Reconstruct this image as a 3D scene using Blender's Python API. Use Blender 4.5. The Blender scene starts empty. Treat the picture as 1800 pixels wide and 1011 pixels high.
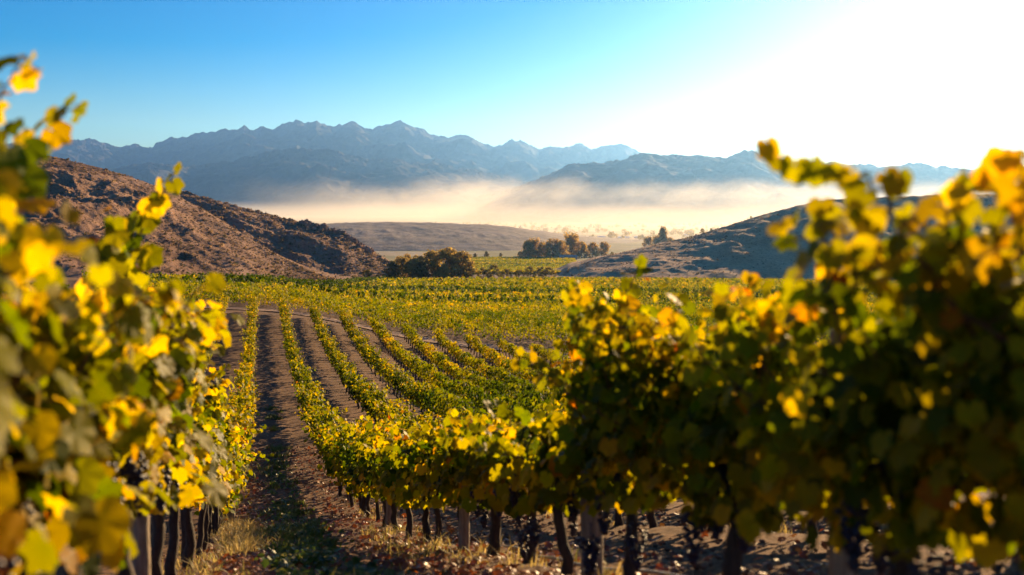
import bpy, math, random
import numpy as np
from mathutils import Vector

scene = bpy.context.scene
C = scene.collection

# ------------------------------------------------------------------ camera, sky, sun, exposure
TH = math.atan(440 / 1750)            # the vine rows run along +Y; the camera looks 14 deg to the right of them
SN, CS = math.sin(TH), math.cos(TH)
HOR, F = 345.0, 1750.0                # horizon line and focal length in photo pixels (1800 x 1011)

cd = bpy.data.cameras.new('camera')
cam = bpy.data.objects.new('camera', cd)
C.objects.link(cam)
cam.location = (0, 0, 0)
cam.rotation_euler = (math.radians(90), 0, -TH)
cd.sensor_width = 36.0
cd.lens = 35.0
cd.shift_y = -(505.5 - HOR) / 1800.0
cd.clip_start = 0.05
cd.clip_end = 60000
cd.dof.use_dof = True
cd.dof.focus_distance = 32.0
cd.dof.aperture_fstop = 1.7
scene.camera = cam

SUN_EL = math.radians(12.5)
SUN_AZ = TH + math.radians(27.0)      # clockwise from +Y
world = bpy.data.worlds.new('World')
scene.world = world
world.use_nodes = True
wn, wl = world.node_tree.nodes, world.node_tree.links
bg = wn['Background']
sky = wn.new('ShaderNodeTexSky')
sky.sky_type = 'NISHITA'
sky.sun_disc = False
sky.sun_elevation = SUN_EL
sky.sun_rotation = SUN_AZ
sky.altitude = 800
sky.air_density = 1.0
sky.dust_density = 0.28
sky.ozone_density = 2.5
hs = wn.new('ShaderNodeHueSaturation')
hs.inputs['Saturation'].default_value = 1.85
hs.inputs['Hue'].default_value = 0.512
wl.new(sky.outputs[0], hs.inputs['Color'])
wl.new(hs.outputs[0], bg.inputs['Color'])
bg.inputs['Strength'].default_value = 0.052

sd = bpy.data.lights.new('sun', 'SUN')
sd.energy = 5.0
sd.angle = math.radians(0.6)
sd.color = (1.0, 0.68, 0.34)
sun = bpy.data.objects.new('sun', sd)
C.objects.link(sun)
sdir = Vector((math.sin(SUN_AZ) * math.cos(SUN_EL), math.cos(SUN_AZ) * math.cos(SUN_EL), math.sin(SUN_EL)))
sun.rotation_euler = sdir.to_track_quat('Z', 'Y').to_euler()
sun.location = sdir * 60

vs = scene.view_settings
vs.view_transform = 'Standard'
vs.look = 'None'
vs.exposure = 1.45
vs.gamma = 1.0
cy = scene.cycles
cy.max_bounces = 7
cy.diffuse_bounces = 1
cy.glossy_bounces = 2
cy.transmission_bounces = 5
cy.volume_bounces = 1
cy.volume_step_rate = 1.0
cy.volume_max_steps = 160
cy.sample_clamp_indirect = 6.0
cy.use_denoising = True
cy.use_adaptive_sampling = True
cy.adaptive_threshold = 0.015

HAZE_DENSITY = 3.2e-5

# ------------------------------------------------------------------ numeric helpers
_r = np.random.RandomState(7)
_perm = np.tile(_r.permutation(256), 3)
_ang = _r.rand(256) * 2 * np.pi
_gx, _gy = np.cos(_ang), np.sin(_ang)


def noise2(x, y):
    x, y = np.asarray(x, float), np.asarray(y, float)
    xi, yi = np.floor(x).astype(int), np.floor(y).astype(int)
    xf, yf = x - xi, y - yi
    u, v = xf * xf * xf * (xf * (xf * 6 - 15) + 10), yf * yf * yf * (yf * (yf * 6 - 15) + 10)

    def g(ix, iy, fx, fy):
        h = _perm[_perm[ix & 255] + (iy & 255)]
        return _gx[h] * fx + _gy[h] * fy
    a = g(xi, yi, xf, yf) * (1 - u) + g(xi + 1, yi, xf - 1, yf) * u
    b = g(xi, yi + 1, xf, yf - 1) * (1 - u) + g(xi + 1, yi + 1, xf - 1, yf - 1) * u
    return (a * (1 - v) + b * v) * 1.5


def fbm(x, y, oct=5, gain=0.5, lac=2.03, ridged=False):
    t, a, s = 0.0, 1.0, 0.0
    for k in range(oct):
        n = noise2(x + 17.3 * k, y - 9.1 * k)
        if ridged:
            n = 1 - 2 * np.abs(n)
        t = t + a * n
        s += a
        a *= gain
        x, y = x * lac, y * lac
    return t / s


def sstep(a, b, v):
    t = np.clip((np.asarray(v, float) - a) / (b - a), 0, 1)
    return t * t * (3 - 2 * t)


def hermite(xs, ys):
    xs, ys = np.array(xs, float), np.array(ys, float)
    d = np.diff(ys) / np.diff(xs)
    m = np.concatenate([[d[0]], 0.5 * (d[1:] + d[:-1]), [d[-1]]])

    def f(v):
        v = np.asarray(v, float)
        i = np.clip(np.searchsorted(xs, v) - 1, 0, len(xs) - 2)
        h = xs[i + 1] - xs[i]
        t = np.clip((v - xs[i]) / h, -3, 3)
        tt = np.clip(t, 0, 1)
        r = ((2 * tt**3 - 3 * tt**2 + 1) * ys[i] + (tt**3 - 2 * tt**2 + tt) * h * m[i]
             + (-2 * tt**3 + 3 * tt**2) * ys[i + 1] + (tt**3 - tt**2) * h * m[i + 1])
        return r + np.where(t < 0, t * h * m[0], 0) + np.where(t > 1, (t - 1) * h * m[-1], 0)
    return f


P = hermite([-40, -4, 0, 2, 3.5, 5.3, 7.8, 9, 12, 14.5, 18.3, 21, 27, 33, 43, 55, 70, 87, 95, 150, 250, 350, 450,
             520, 800, 1100, 1700, 2500, 4500, 8000, 14000, 30000],
            [-1.0, -0.95, -1.05, -1.3, -1.66, -2.2, -2.95, -3.3, -4.2, -4.85, -5.85, -6.45, -7.45, -8.15, -9.2, -10.0, -10.5, -10.45, -10.75,
             -14.8, -21.8, -29.3, -36.8, -41, -57, -68, -86, -107, -141, -158, -168, -170])
S = hermite([-400, -60, -30, -5.7, 1.8, 14.4, 40, 100, 400], [4.5, 4.0, 2.1, 0.45, 0, -2.1, -3.6, -4.4, -5])


def ground(x, y):
    x, y = np.asarray(x, float), np.asarray(y, float)
    d = np.sqrt(x * x + y * y)
    yy = np.where(y < 150, y, y)
    t = sstep(120, 600, d)
    pv = P(np.where(y > 0, y * (1 - t) + t * d, y))
    w = sstep(8, 75, y) * (1 - 0.75 * sstep(160, 520, d)) + 0.05
    return pv + w * S(x)


def at(px, py, dist):
    """world point seen at photo pixel (px, py) at camera depth dist"""
    u, v = (px - 900.0) / F, (HOR - py) / F
    return np.array([(u * CS + SN) * dist, (CS - u * SN) * dist, v * dist])


def depth_xy(px, dist):
    u = (np.asarray(px, float) - 900.0) / F
    return (u * CS + SN) * dist, (CS - u * SN) * dist


# ------------------------------------------------------------------ mesh helpers
class MB:
    def __init__(self):
        self.v, self.f3, self.f4, self.col, self.n = [], [], [], [], 0
        self.m3, self.m4 = [], []

    def add(self, v, f3=None, f4=None, col=(0.5, 0.5, 0.5), mi=0):
        v = np.asarray(v, float).reshape(-1, 3)
        if f3 is not None and len(f3):
            f3 = np.asarray(f3, int).reshape(-1, 3)
            self.f3.append(f3 + self.n)
            self.m3.append(np.full(len(f3), mi, np.int32))
        if f4 is not None and len(f4):
            f4 = np.asarray(f4, int).reshape(-1, 4)
            self.f4.append(f4 + self.n)
            self.m4.append(np.full(len(f4), mi, np.int32))
        col = np.asarray(col, float)
        if col.ndim == 1:
            col = np.tile(col, (len(v), 1))
        self.col.append(col)
        self.v.append(v)
        self.n += len(v)

    def mesh(self, name, mats, smooth=False):
        me = bpy.data.meshes.new(name)
        v = np.concatenate(self.v) if self.v else np.zeros((0, 3))
        f3 = np.concatenate(self.f3) if self.f3 else np.zeros((0, 3), int)
        f4 = np.concatenate(self.f4) if self.f4 else np.zeros((0, 4), int)
        me.vertices.add(len(v))
        me.vertices.foreach_set('co', v.astype(np.float32).ravel())
        nl = f3.size + f4.size
        me.loops.add(nl)
        me.loops.foreach_set('vertex_index', np.concatenate([f3.ravel(), f4.ravel()]).astype(np.int32))
        nf = len(f3) + len(f4)
        me.polygons.add(nf)
        ls = np.concatenate([np.arange(len(f3)) * 3, f3.size + np.arange(len(f4)) * 4]).astype(np.int32)
        me.polygons.foreach_set('loop_start', ls)
        mi = np.concatenate((self.m3 or [np.zeros(0, np.int32)]) + (self.m4 or [np.zeros(0, np.int32)]))
        me.polygons.foreach_set('material_index', mi.astype(np.int32))
        me.polygons.foreach_set('use_smooth', np.full(nf, smooth))
        me.update(calc_edges=True)
        a = me.attributes.new('tint', 'FLOAT_COLOR', 'POINT')
        col = np.concatenate(self.col)
        a.data.foreach_set('color', np.concatenate([col, np.ones((len(col), 1))], 1).astype(np.float32).ravel())
        for m in (mats if isinstance(mats, (list, tuple)) else [mats]):
            me.materials.append(m)
        return me

    def build(self, name, mats, parent=None, smooth=False):
        o = bpy.data.objects.new(name, self.mesh(name, mats, smooth))
        C.objects.link(o)
        if parent is not None:
            o.parent = parent
        return o


def tag(o, label=None, cat=None, group=None, kind=None):
    if label:
        o['label'] = label
    if cat:
        o['category'] = cat
    if group:
        o['group'] = group
    if kind:
        o['kind'] = kind
    return o


def empty(name, loc, rz=0.0):
    o = bpy.data.objects.new(name, None)
    o.empty_display_size = 0.2
    C.objects.link(o)
    o.location = loc
    o.rotation_euler = (0, 0, rz)
    return o


def copy_tree(src, loc, rz=0.0, scale=1.0):
    r = src.copy()
    C.objects.link(r)
    r.location = loc
    r.rotation_euler = (0, 0, rz)
    r.scale = (scale, scale, scale) if not isinstance(scale, tuple) else scale
    for ch in src.children:
        c = ch.copy()
        C.objects.link(c)
        c.parent = r
        for g in ch.children:
            d = g.copy()
            C.objects.link(d)
            d.parent = c
    return r


def tube(mb, pts, rad, sides=6, col=(0.5, 0.5, 0.5), cap=True, mi=0, jitter=0.0, rng=None):
    pts = np.asarray(pts, float)
    n = len(pts)
    rad = np.broadcast_to(np.asarray(rad, float), (n,))
    tan = np.gradient(pts, axis=0)
    tan /= np.linalg.norm(tan, axis=1, keepdims=True) + 1e-9
    ref = np.array([0.31, 0.87, 0.38]) if abs(tan[0, 2]) > 0.6 else np.array([0.1, 0.2, 1.0])
    a = np.cross(tan, ref)
    a /= np.linalg.norm(a, axis=1, keepdims=True) + 1e-9
    b = np.cross(tan, a)
    t = np.arange(sides) / sides * 2 * np.pi
    rr = rad[:, None] * np.ones((1, sides))
    if jitter and rng is not None:
        rr = rr * (1 + jitter * rng.uniform(-1, 1, (n, sides)))
    v = pts[:, None, :] + (a[:, None, :] * np.cos(t)[None, :, None] + b[:, None, :] * np.sin(t)[None, :, None]) * rr[:, :, None]
    i, j = np.meshgrid(np.arange(n - 1), np.arange(sides), indexing='ij')
    j2 = (j + 1) % sides
    f = np.stack([i * sides + j, i * sides + j2, (i + 1) * sides + j2, (i + 1) * sides + j], -1).reshape(-1, 4)
    v = v.reshape(-1, 3)
    f3 = []
    if cap:
        v = np.concatenate([v, pts[:1], pts[-1:]])
        k = n * sides
        for q in range(sides):
            f3.append((k, (q + 1) % sides, q))
            f3.append((k + 1, (n - 1) * sides + q, (n - 1) * sides + (q + 1) % sides))
    mb.add(v, f3=f3, f4=f, col=col, mi=mi)


# leaf templates: x across, y towards the tip, z up; radius about 1
def _leaf_template(ang, rad, cup=0.22):
    a = np.radians(ang)
    x, y = np.sin(a) * rad, np.cos(a) * rad
    xs = np.concatenate([x, -x[::-1][(1 if ang[-1] == 180 else 0):][: -1 if ang[0] == 0 else None]])
    ys = np.concatenate([y, y[::-1][(1 if ang[-1] == 180 else 0):][: -1 if ang[0] == 0 else None]])
    r2 = xs**2 + ys**2
    zs = 0.22 * np.abs(xs) - cup * r2 + 0.05 * np.sin(np.arange(len(xs)) * 2.4)
    v = np.stack([np.append(xs, 0), np.append(ys, -0.05), np.append(zs, 0)], 1)
    n = len(xs)
    f = [(n, (i + 1) % n, i) for i in range(n)]
    return v, np.array(f)


LEAF0 = _leaf_template(np.array([0, 14, 28, 44, 58, 75, 90, 112, 130, 152, 170, 180.0]),
                       np.array([1.0, .90, .78, .88, .96, .84, .76, .86, .78, .68, .52, .12]))
LEAF1 = _leaf_template(np.array([0, 32, 56, 88, 118, 152, 180.0]), np.array([1.0, .77, .94, .76, .84, .64, .14]))
LEAF2 = (np.array([[0, 1, -.12], [.85, .1, .1], [.45, -.75, 0], [-.45, -.75, 0], [-.85, .1, .1]]), np.array([(0, 2, 1), (0, 3, 2), (0, 4, 3)]))
CARD = (np.array([[0, 1, -.1], [.8, 0, .1], [0, -.9, -.1], [-.8, 0, .1]]), np.array([(0, 2, 1), (0, 3, 2)]))


def leaves(mb, pos, nrm, tip, size, tint, tpl, mi=0):
    """batch of leaves: every one the template turned to its own normal and tip direction"""
    tv, tf = tpl
    n, m = len(pos), len(tv)
    if n == 0:
        return
    nrm = nrm / (np.linalg.norm(nrm, axis=1, keepdims=True) + 1e-9)
    tip = tip - nrm * np.sum(tip * nrm, 1, keepdims=True)
    tip = tip / (np.linalg.norm(tip, axis=1, keepdims=True) + 1e-9)
    xx = np.cross(tip, nrm)
    s = np.asarray(size, float)[:, None, None]
    v = pos[:, None, :] + s * (tv[None, :, 0:1] * xx[:, None, :] + tv[None, :, 1:2] * tip[:, None, :] + tv[None, :, 2:3] * nrm[:, None, :])
    f = (tf[None] + (np.arange(n) * m)[:, None, None]).reshape(-1, 3)
    col = np.repeat(tint, m, 0).reshape(n, m, -1)
    if m > 8:                                        # lobed leaf: yellower rim than midrib, each leaf curled its own way
        h = np.abs(np.sin(np.arange(n) * 12.9898) * 43758.5453) % 1.0
        g = np.abs(np.sin(np.arange(n) * 78.233) * 24634.6345) % 1.0
        col[:, :-1, 0] += (.01 + .10 * h**2)[:, None] * (.6 + .4 * np.sin(np.arange(m - 1) * 2.2 + g[:, None] * 6))
        col[:, -1, 0] -= .02 * h
        r2 = (tv[:, 0]**2 + tv[:, 1]**2)[None, :, None]
        v += s * nrm[:, None, :] * ((g - .62) * .55)[:, None, None] * r2
        v += s * nrm[:, None, :] * ((h - .5) * .35)[:, None, None] * (tv[:, 0] * tv[:, 1])[None, :, None]
        v += s * nrm[:, None, :] * (.07 * np.sin(np.arange(m) * 1.9 + 9 * h[:, None]))[:, :, None] * r2
        col = np.clip(col, 0, 1)
    mb.add(v.reshape(-1, 3), f3=f, col=col.reshape(n * m, -1), mi=mi)


# ------------------------------------------------------------------ materials
def new_mat(name):
    m = bpy.data.materials.new(name)
    m.use_nodes = True
    nt = m.node_tree
    nt.nodes.clear()
    out = nt.nodes.new('ShaderNodeOutputMaterial')
    return m, nt, out


def N(nt, kind, **kw):
    n = nt.nodes.new(kind)
    for k, v in kw.items():
        if k in n.inputs:
            n.inputs[k].default_value = v
        else:
            setattr(n, k, v)
    return n


def ramp(nt, fac, stops):
    r = nt.nodes.new('ShaderNodeValToRGB')
    el = r.color_ramp.elements
    while len(el) < len(stops):
        el.new(0.5)
    for e, (p, c) in zip(el, stops):
        e.position = p
        e.color = (*c, 1)
    nt.links.new(fac, r.inputs[0])
    return r.outputs[0]


def noise(nt, scale, detail=4, rough=0.55, vec=None, dist=0.0):
    n = N(nt, 'ShaderNodeTexNoise', Scale=scale, Detail=detail, Roughness=rough, Distortion=dist)
    if vec is None:
        tc = N(nt, 'ShaderNodeNewGeometry')
        vec = tc.outputs['Position']
    nt.links.new(vec, n.inputs['Vector'])
    return n.outputs[0]


def mix(nt, fac, a, b, mode='MIX'):
    m = nt.nodes.new('ShaderNodeMix')
    m.data_type = 'RGBA'
    m.blend_type = mode
    for s, v in ((0, fac), (6, a), (7, b)):
        if hasattr(v, 'is_output'):
            nt.links.new(v, m.inputs[s])
        else:
            m.inputs[s].default_value = v if s == 0 else (*v, 1)
    return m.outputs[2]


def leaf_material(name, stops, trans=0.5, gloss=0.4, rough=0.38, tval=1.75):
    m, nt, out = new_mat(name)
    at_ = N(nt, 'ShaderNodeAttribute', attribute_name='tint')
    sep = N(nt, 'ShaderNodeSeparateColor')
    nt.links.new(at_.outputs['Color'], sep.inputs[0])
    col = ramp(nt, sep.outputs[0], stops)
    hv = N(nt, 'ShaderNodeHueSaturation')
    nt.links.new(col, hv.inputs['Color'])
    mp = N(nt, 'ShaderNodeMapRange')
    mp.inputs['To Min'].default_value = 0.6
    mp.inputs['To Max'].default_value = 1.4
    nt.links.new(sep.outputs[1], mp.inputs['Value'])
    nt.links.new(mp.outputs[0], hv.inputs['Value'])
    pr = N(nt, 'ShaderNodeBsdfPrincipled')
    pr.inputs['Roughness'].default_value = rough
    pr.inputs['Specular IOR Level'].default_value = gloss
    nt.links.new(hv.outputs[0], pr.inputs['Base Color'])
    tr = N(nt, 'ShaderNodeBsdfTranslucent')
    g = N(nt, 'ShaderNodeHueSaturation')
    g.inputs['Value'].default_value = tval
    g.inputs['Saturation'].default_value = 1.05
    nt.links.new(hv.outputs[0], g.inputs['Color'])
    nt.links.new(g.outputs[0], tr.inputs['Color'])
    ms = N(nt, 'ShaderNodeMixShader')
    ms.inputs[0].default_value = trans
    nt.links.new(pr.outputs[0], ms.inputs[1])
    nt.links.new(tr.outputs[0], ms.inputs[2])
    nt.links.new(ms.outputs[0], out.inputs['Surface'])
    return m


VINE_STOPS = [(0.0, (.020, .036, .002)), (0.22, (.080, .104, .003)), (0.42, (.24, .205, .004)), (0.62, (.48, .29, .005)),
              (0.84, (.36, .10, .006)), (1.0, (.14, .03, .010))]
M_leaf = leaf_material('vine_leaf', VINE_STOPS, 0.54, 0.10, 0.52, 2.0)
M_leaf_far = leaf_material('vine_leaf_far', VINE_STOPS, 0.45, 0.12, 0.6)
M_tree = leaf_material('tree_leaf', [(0, (.07, .065, .018)), (0.5, (.26, .19, .05)), (0.8, (.48, .33, .08)), (1, (.50, .30, .08))], 0.55, 0.2, 0.6, 1.15)
M_scrub = leaf_material('scrub_leaf', [(0, (.06, .052, .025)), (0.5, (.15, .10, .05)), (1, (.30, .20, .11))], 0.4, 0.1, 0.7)
M_grass = leaf_material('grass_blade', [(0, (.040, .075, .012)), (0.4, (.09, .12, .02)), (0.7, (.34, .25, .09)), (1, (.45, .33, .14))], 0.4, 0.25, 0.5)
M_litter = leaf_material('fallen_leaf', [(0, (.20, .10, .03)), (0.5, (.30, .09, .02)), (1, (.16, .045, .02))], 0.25, 0.3, 0.5)


def bark_material(name, c1, c2, scale, bump=0.6):
    m, nt, out = new_mat(name)
    tc = N(nt, 'ShaderNodeTexCoord')
    mpg = N(nt, 'ShaderNodeMapping')
    mpg.inputs['Scale'].default_value = (1, 1, 0.18)
    nt.links.new(tc.outputs['Object'], mpg.inputs['Vector'])
    f = noise(nt, scale, 6, 0.65, mpg.outputs[0], 0.6)
    col = ramp(nt, f, [(0.3, c1), (0.7, c2)])
    pr = N(nt, 'ShaderNodeBsdfPrincipled', Roughness=0.85)
    nt.links.new(col, pr.inputs['Base Color'])
    b = N(nt, 'ShaderNodeBump', Strength=bump, Distance=0.02)
    nt.links.new(f, b.inputs['Height'])
    nt.links.new(b.outputs[0], pr.inputs['Normal'])
    nt.links.new(pr.outputs[0], out.inputs['Surface'])
    return m


M_bark = bark_material('vine_bark', (.018, .012, .008), (.085, .055, .036), 60)
M_cane = bark_material('vine_cane', (.09, .030, .014), (.20, .075, .03), 80, 0.2)
M_post = bark_material('weathered_post', (.17, .12, .08), (.42, .32, .22), 45, 0.5)
M_tbark = bark_material('tree_bark', (.05, .035, .025), (.14, .10, .075), 3)


def plain_material(name, base, rough=0.5, spec=0.5, metal=0.0, var=0.25, scale=8.0):
    m, nt, out = new_mat(name)
    tc = N(nt, 'ShaderNodeTexCoord')
    f = noise(nt, scale, 5, 0.6, tc.outputs['Object'])
    col = ramp(nt, f, [(0.25, tuple(c * (1 - var) for c in base)), (0.75, tuple(min(1, c * (1 + var)) for c in base))])
    pr = N(nt, 'ShaderNodeBsdfPrincipled', Roughness=rough, Metallic=metal)
    pr.inputs['Specular IOR Level'].default_value = spec
    nt.links.new(col, pr.inputs['Base Color'])
    nt.links.new(pr.outputs[0], out.inputs['Surface'])
    return m


M_grape = plain_material('grape_skin', (.014, .012, .032), 0.42, 0.5, 0, 0.5, 30)
M_wire = plain_material('galvanised_wire', (.42, .41, .39), 0.35, 0.5, 0.9)
M_hose = plain_material('hose_plastic', (.30, .27, .24), 0.35, 0.5)
M_white = plain_material('white_render', (.78, .75, .70), 0.6, 0.3, 0, 0.06)
M_roof = plain_material('pale_sheet_roof', (.80, .80, .78), 0.35, 0.5, 0, 0.06)
M_clay = plain_material('pinkish_plaster', (.50, .36, .28), 0.8, 0.2, 0, 0.1)
M_dark = plain_material('dark_opening', (.03, .03, .03), 0.5)


def soil_material():
    m, nt, out = new_mat('soil')
    geo = N(nt, 'ShaderNodeNewGeometry')
    pos = geo.outputs['Position']
    big = noise(nt, 0.35, 5, 0.6, pos)
    fine = noise(nt, 7.0, 8, 0.7, pos)
    near = ramp(nt, fine, [(0.25, (.075, .038, .018)), (0.5, (.16, .088, .047)), (0.8, (.29, .175, .10))])
    near = mix(nt, ramp(nt, big, [(0.35, (0, 0, 0)), (0.7, (1, 1, 1))]), near, (.22, .145, .10), 'MULTIPLY') if False else near
    blotch = ramp(nt, big, [(0.3, (.72, .72, .72)), (0.7, (1.12, 1.08, 1.05))])
    near = mix(nt, 1.0, near, blotch, 'MULTIPLY')
    # valley floor: patchwork of dry scrub, fields and groves
    patch = N(nt, 'ShaderNodeTexVoronoi', Scale=0.0042)
    patch.inputs['Randomness'].default_value = 0.9
    nt.links.new(pos, patch.inputs['Vector'])
    sp = N(nt, 'ShaderNodeSeparateColor')
    nt.links.new(patch.outputs['Color'], sp.inputs[0])
    fld = ramp(nt, sp.outputs[0], [(0.0, (.11, .10, .035)), (0.35, (.17, .15, .05)), (0.6, (.25, .19, .11)), (0.85, (.30, .23, .15))])
    mott = noise(nt, 0.02, 7, 0.7, pos)
    fld = mix(nt, 1.0, fld, ramp(nt, mott, [(0.3, (.55, .55, .5)), (0.65, (1.15, 1.1, 1.05))]), 'MULTIPLY')
    ln = N(nt, 'ShaderNodeVectorMath', operation='LENGTH')
    nt.links.new(pos, ln.inputs[0])
    mr = N(nt, 'ShaderNodeMapRange')
    mr.inputs['From Min'].default_value = 520
    mr.inputs['From Max'].default_value = 760
    nt.links.new(ln.outputs['Value'], mr.inputs['Value'])
    col = mix(nt, mr.outputs[0], near, fld)
    pr = N(nt, 'ShaderNodeBsdfPrincipled', Roughness=0.95)
    pr.inputs['Specular IOR Level'].default_value = 0.15
    nt.links.new(col, pr.inputs['Base Color'])
    b = N(nt, 'ShaderNodeBump', Strength=0.9, Distance=0.06)
    nt.links.new(fine, b.inputs['Height'])
    nt.links.new(b.outputs[0], pr.inputs['Normal'])
    nt.links.new(pr.outputs[0], out.inputs['Surface'])
    return m


def rock_material(name, stops, s_big, s_fine, bump_d):
    m, nt, out = new_mat(name)
    geo = N(nt, 'ShaderNodeNewGeometry')
    pos = geo.outputs['Position']
    a = noise(nt, s_big, 6, 0.6, pos, 0.4)
    f = noise(nt, s_fine, 8, 0.72, pos)
    col = ramp(nt, a, stops)
    sp = ramp(nt, f, [(0.32, (.55, .54, .52)), (0.5, (.95, .95, .95)), (0.72, (1.25, 1.2, 1.15))])
    col = mix(nt, 1.0, col, sp, 'MULTIPLY')
    pr = N(nt, 'ShaderNodeBsdfPrincipled', Roughness=0.95)
    pr.inputs['Specular IOR Level'].default_value = 0.1
    nt.links.new(col, pr.inputs['Base Color'])
    b = N(nt, 'ShaderNodeBump', Strength=1.0, Distance=bump_d)
    nt.links.new(f, b.inputs['Height'])
    nt.links.new(b.outputs[0], pr.inputs['Normal'])
    nt.links.new(pr.outputs[0], out.inputs['Surface'])
    return m


M_soil = soil_material()
M_hill = rock_material('desert_hill', [(0.3, (.19, .105, .066)), (0.5, (.28, .162, .104)), (0.72, (.38, .235, .155))], 0.03, 0.6, 0.5)
M_hill_glow_tint = rock_material('desert_hill_glow_tint', [(0.3, (.40, .215, .115)), (0.5, (.52, .30, .165)), (0.72, (.60, .37, .22))], 0.03, 0.6, 0.3)  # desert hill lightened and reddened to paint in warm glow over blue shade
M_mesa = rock_material('dry_mesa', [(0.3, (.22, .17, .13)), (0.7, (.31, .24, .19))], 0.006, 0.05, 3)
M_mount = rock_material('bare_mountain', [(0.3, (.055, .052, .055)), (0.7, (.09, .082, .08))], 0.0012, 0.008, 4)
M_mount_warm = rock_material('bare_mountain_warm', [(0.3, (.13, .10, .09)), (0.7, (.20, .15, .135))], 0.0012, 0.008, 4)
M_boulder = rock_material('boulder_rock', [(0.3, (.24, .125, .08)), (0.7, (.46, .28, .19))], 0.15, 1.5, 0.3)

# ------------------------------------------------------------------ ground sheet (polar grid round the camera, to beyond the mountains)
rad = np.concatenate([np.linspace(0.15, 40, 330), np.geomspace(40.4, 600, 170), np.geomspace(612, 24000, 70)])
azi = TH + np.radians(np.concatenate([np.linspace(-180, -52, 50)[:-1], np.linspace(-52, 50, 560), np.linspace(50, 180, 50)[1:]]))
R, A = np.meshgrid(rad, azi, indexing='ij')
gx, gy = R * np.sin(A), R * np.cos(A)
gz = ground(gx, gy)
fade = np.clip(1 - R / 60, 0, 1)
gz = gz + fade * (0.035 * fbm(gx * 1.3, gy * 1.3, 4) + 0.022 * fbm(gx * 7, gy * 7, 3))
rr_ = ((gx - 1.81 + 1.25) % 2.5) - 1.25                      # worked soil: slight bank under the vines, two wheel tracks
gz = gz + fade * (0.05 * np.exp(-(rr_ / .3)**2) - 0.03 * np.exp(-((np.abs(rr_) - .72) / .16)**2))
gz = gz + sstep(600, 2500, R) * 3.0 * fbm(gx * .002, gy * .002, 4)
mb = MB()
nR, nA = R.shape
i, j = np.meshgrid(np.arange(nR - 1), np.arange(nA - 1), indexing='ij')
mb.add(np.stack([gx, gy, gz], -1).reshape(-1, 3), f4=np.stack([i * nA + j, i * nA + j + 1, (i + 1) * nA + j + 1, (i + 1) * nA + j], -1).reshape(-1, 4)[:, ::-1])
mb.add([[0, 0, float(ground(0, 0))]])
o = mb.build('ground', M_soil, smooth=True)
tag(o, 'brown soil of the vineyard running down into the dry valley floor', 'ground', kind='structure')


# ------------------------------------------------------------------ hills and mountains
def ridge(name, mat, outline, dist, front, back, drop, rough, scale, label, cat, ncol=320, nrow=110, spur=0.35, crest_rough=0.0, power=1.15, smooth=False, base=None):
    """a ridge with real depth: its crest line stands at depth dist(px), its slopes fall to the ground before and behind"""
    px = np.array([p[0] for p in outline], float)
    py = np.array([p[1] for p in outline], float)
    q = np.linspace(px[0], px[-1], ncol)
    yv = np.interp(q, px, py)
    dv = np.interp(q, px, dist) if np.ndim(dist) else np.full(ncol, float(dist))
    cx, cy_ = depth_xy(q, dv)
    cz = (HOR - yv) / F * dv
    fr = np.interp(q, px, front) if np.ndim(front) else np.full(ncol, float(front))
    s = np.concatenate([-np.linspace(1, 0, int(nrow * .72))**1.25, (np.linspace(0, 1, nrow - int(nrow * .72) + 1)**1.25)[1:]])
    Sg, Q = np.meshgrid(s, q, indexing='ij')
    L = np.where(Sg < 0, fr[None, :], float(back))
    ux, uy = cx / np.hypot(cx, cy_), cy_ / np.hypot(cx, cy_)
    X = cx[None, :] + Sg * L * ux[None, :]
    Y = cy_[None, :] + Sg * L * uy[None, :]
    gb = ground(X, Y) - drop if base is None else np.full_like(X, base)
    ph = (1 - np.abs(Sg))
    prof = np.clip(ph, 0, 1)**power
    h = np.maximum(cz[None, :] - gb, 0.0)
    rn = fbm(X / scale, Y / scale, 5, 0.52, ridged=True)
    env = np.clip(4 * ph * (1 - ph), 0, 1)
    Z = gb + h * np.clip(prof + spur * env * (rn - 0.15) * 0.55, -0.05, 1.05)
    Z = Z + rough * fbm(X / scale * 5, Y / scale * 5, 5, 0.6) * np.clip(env + 0.12, 0, 1) * np.clip(h / (np.max(h) * .25), 0, 1)
    Z = Z + crest_rough * (fbm(X / scale * 9, Y / scale * 9, 4, 0.6) + ((fbm(X / scale * 7 + 9, Y / scale * 7, 4, .65, ridged=True) - .35) * 1.6 if base is not None else 0)) * np.clip(1 - np.abs(Sg) * 3, 0, 1)
    m_ = MB()
    nr, nc = X.shape
    a, b = np.meshgrid(np.arange(nr - 1), np.arange(nc - 1), indexing='ij')
    m_.add(np.stack([X, Y, Z], -1).reshape(-1, 3), f4=np.stack([a * nc + b, a * nc + b + 1, (a + 1) * nc + b + 1, (a + 1) * nc + b], -1).reshape(-1, 4))
    ob = m_.build(name, mat, smooth=smooth)
    tag(ob, label, cat, kind='structure')
    return X, Y, Z, Sg


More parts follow.
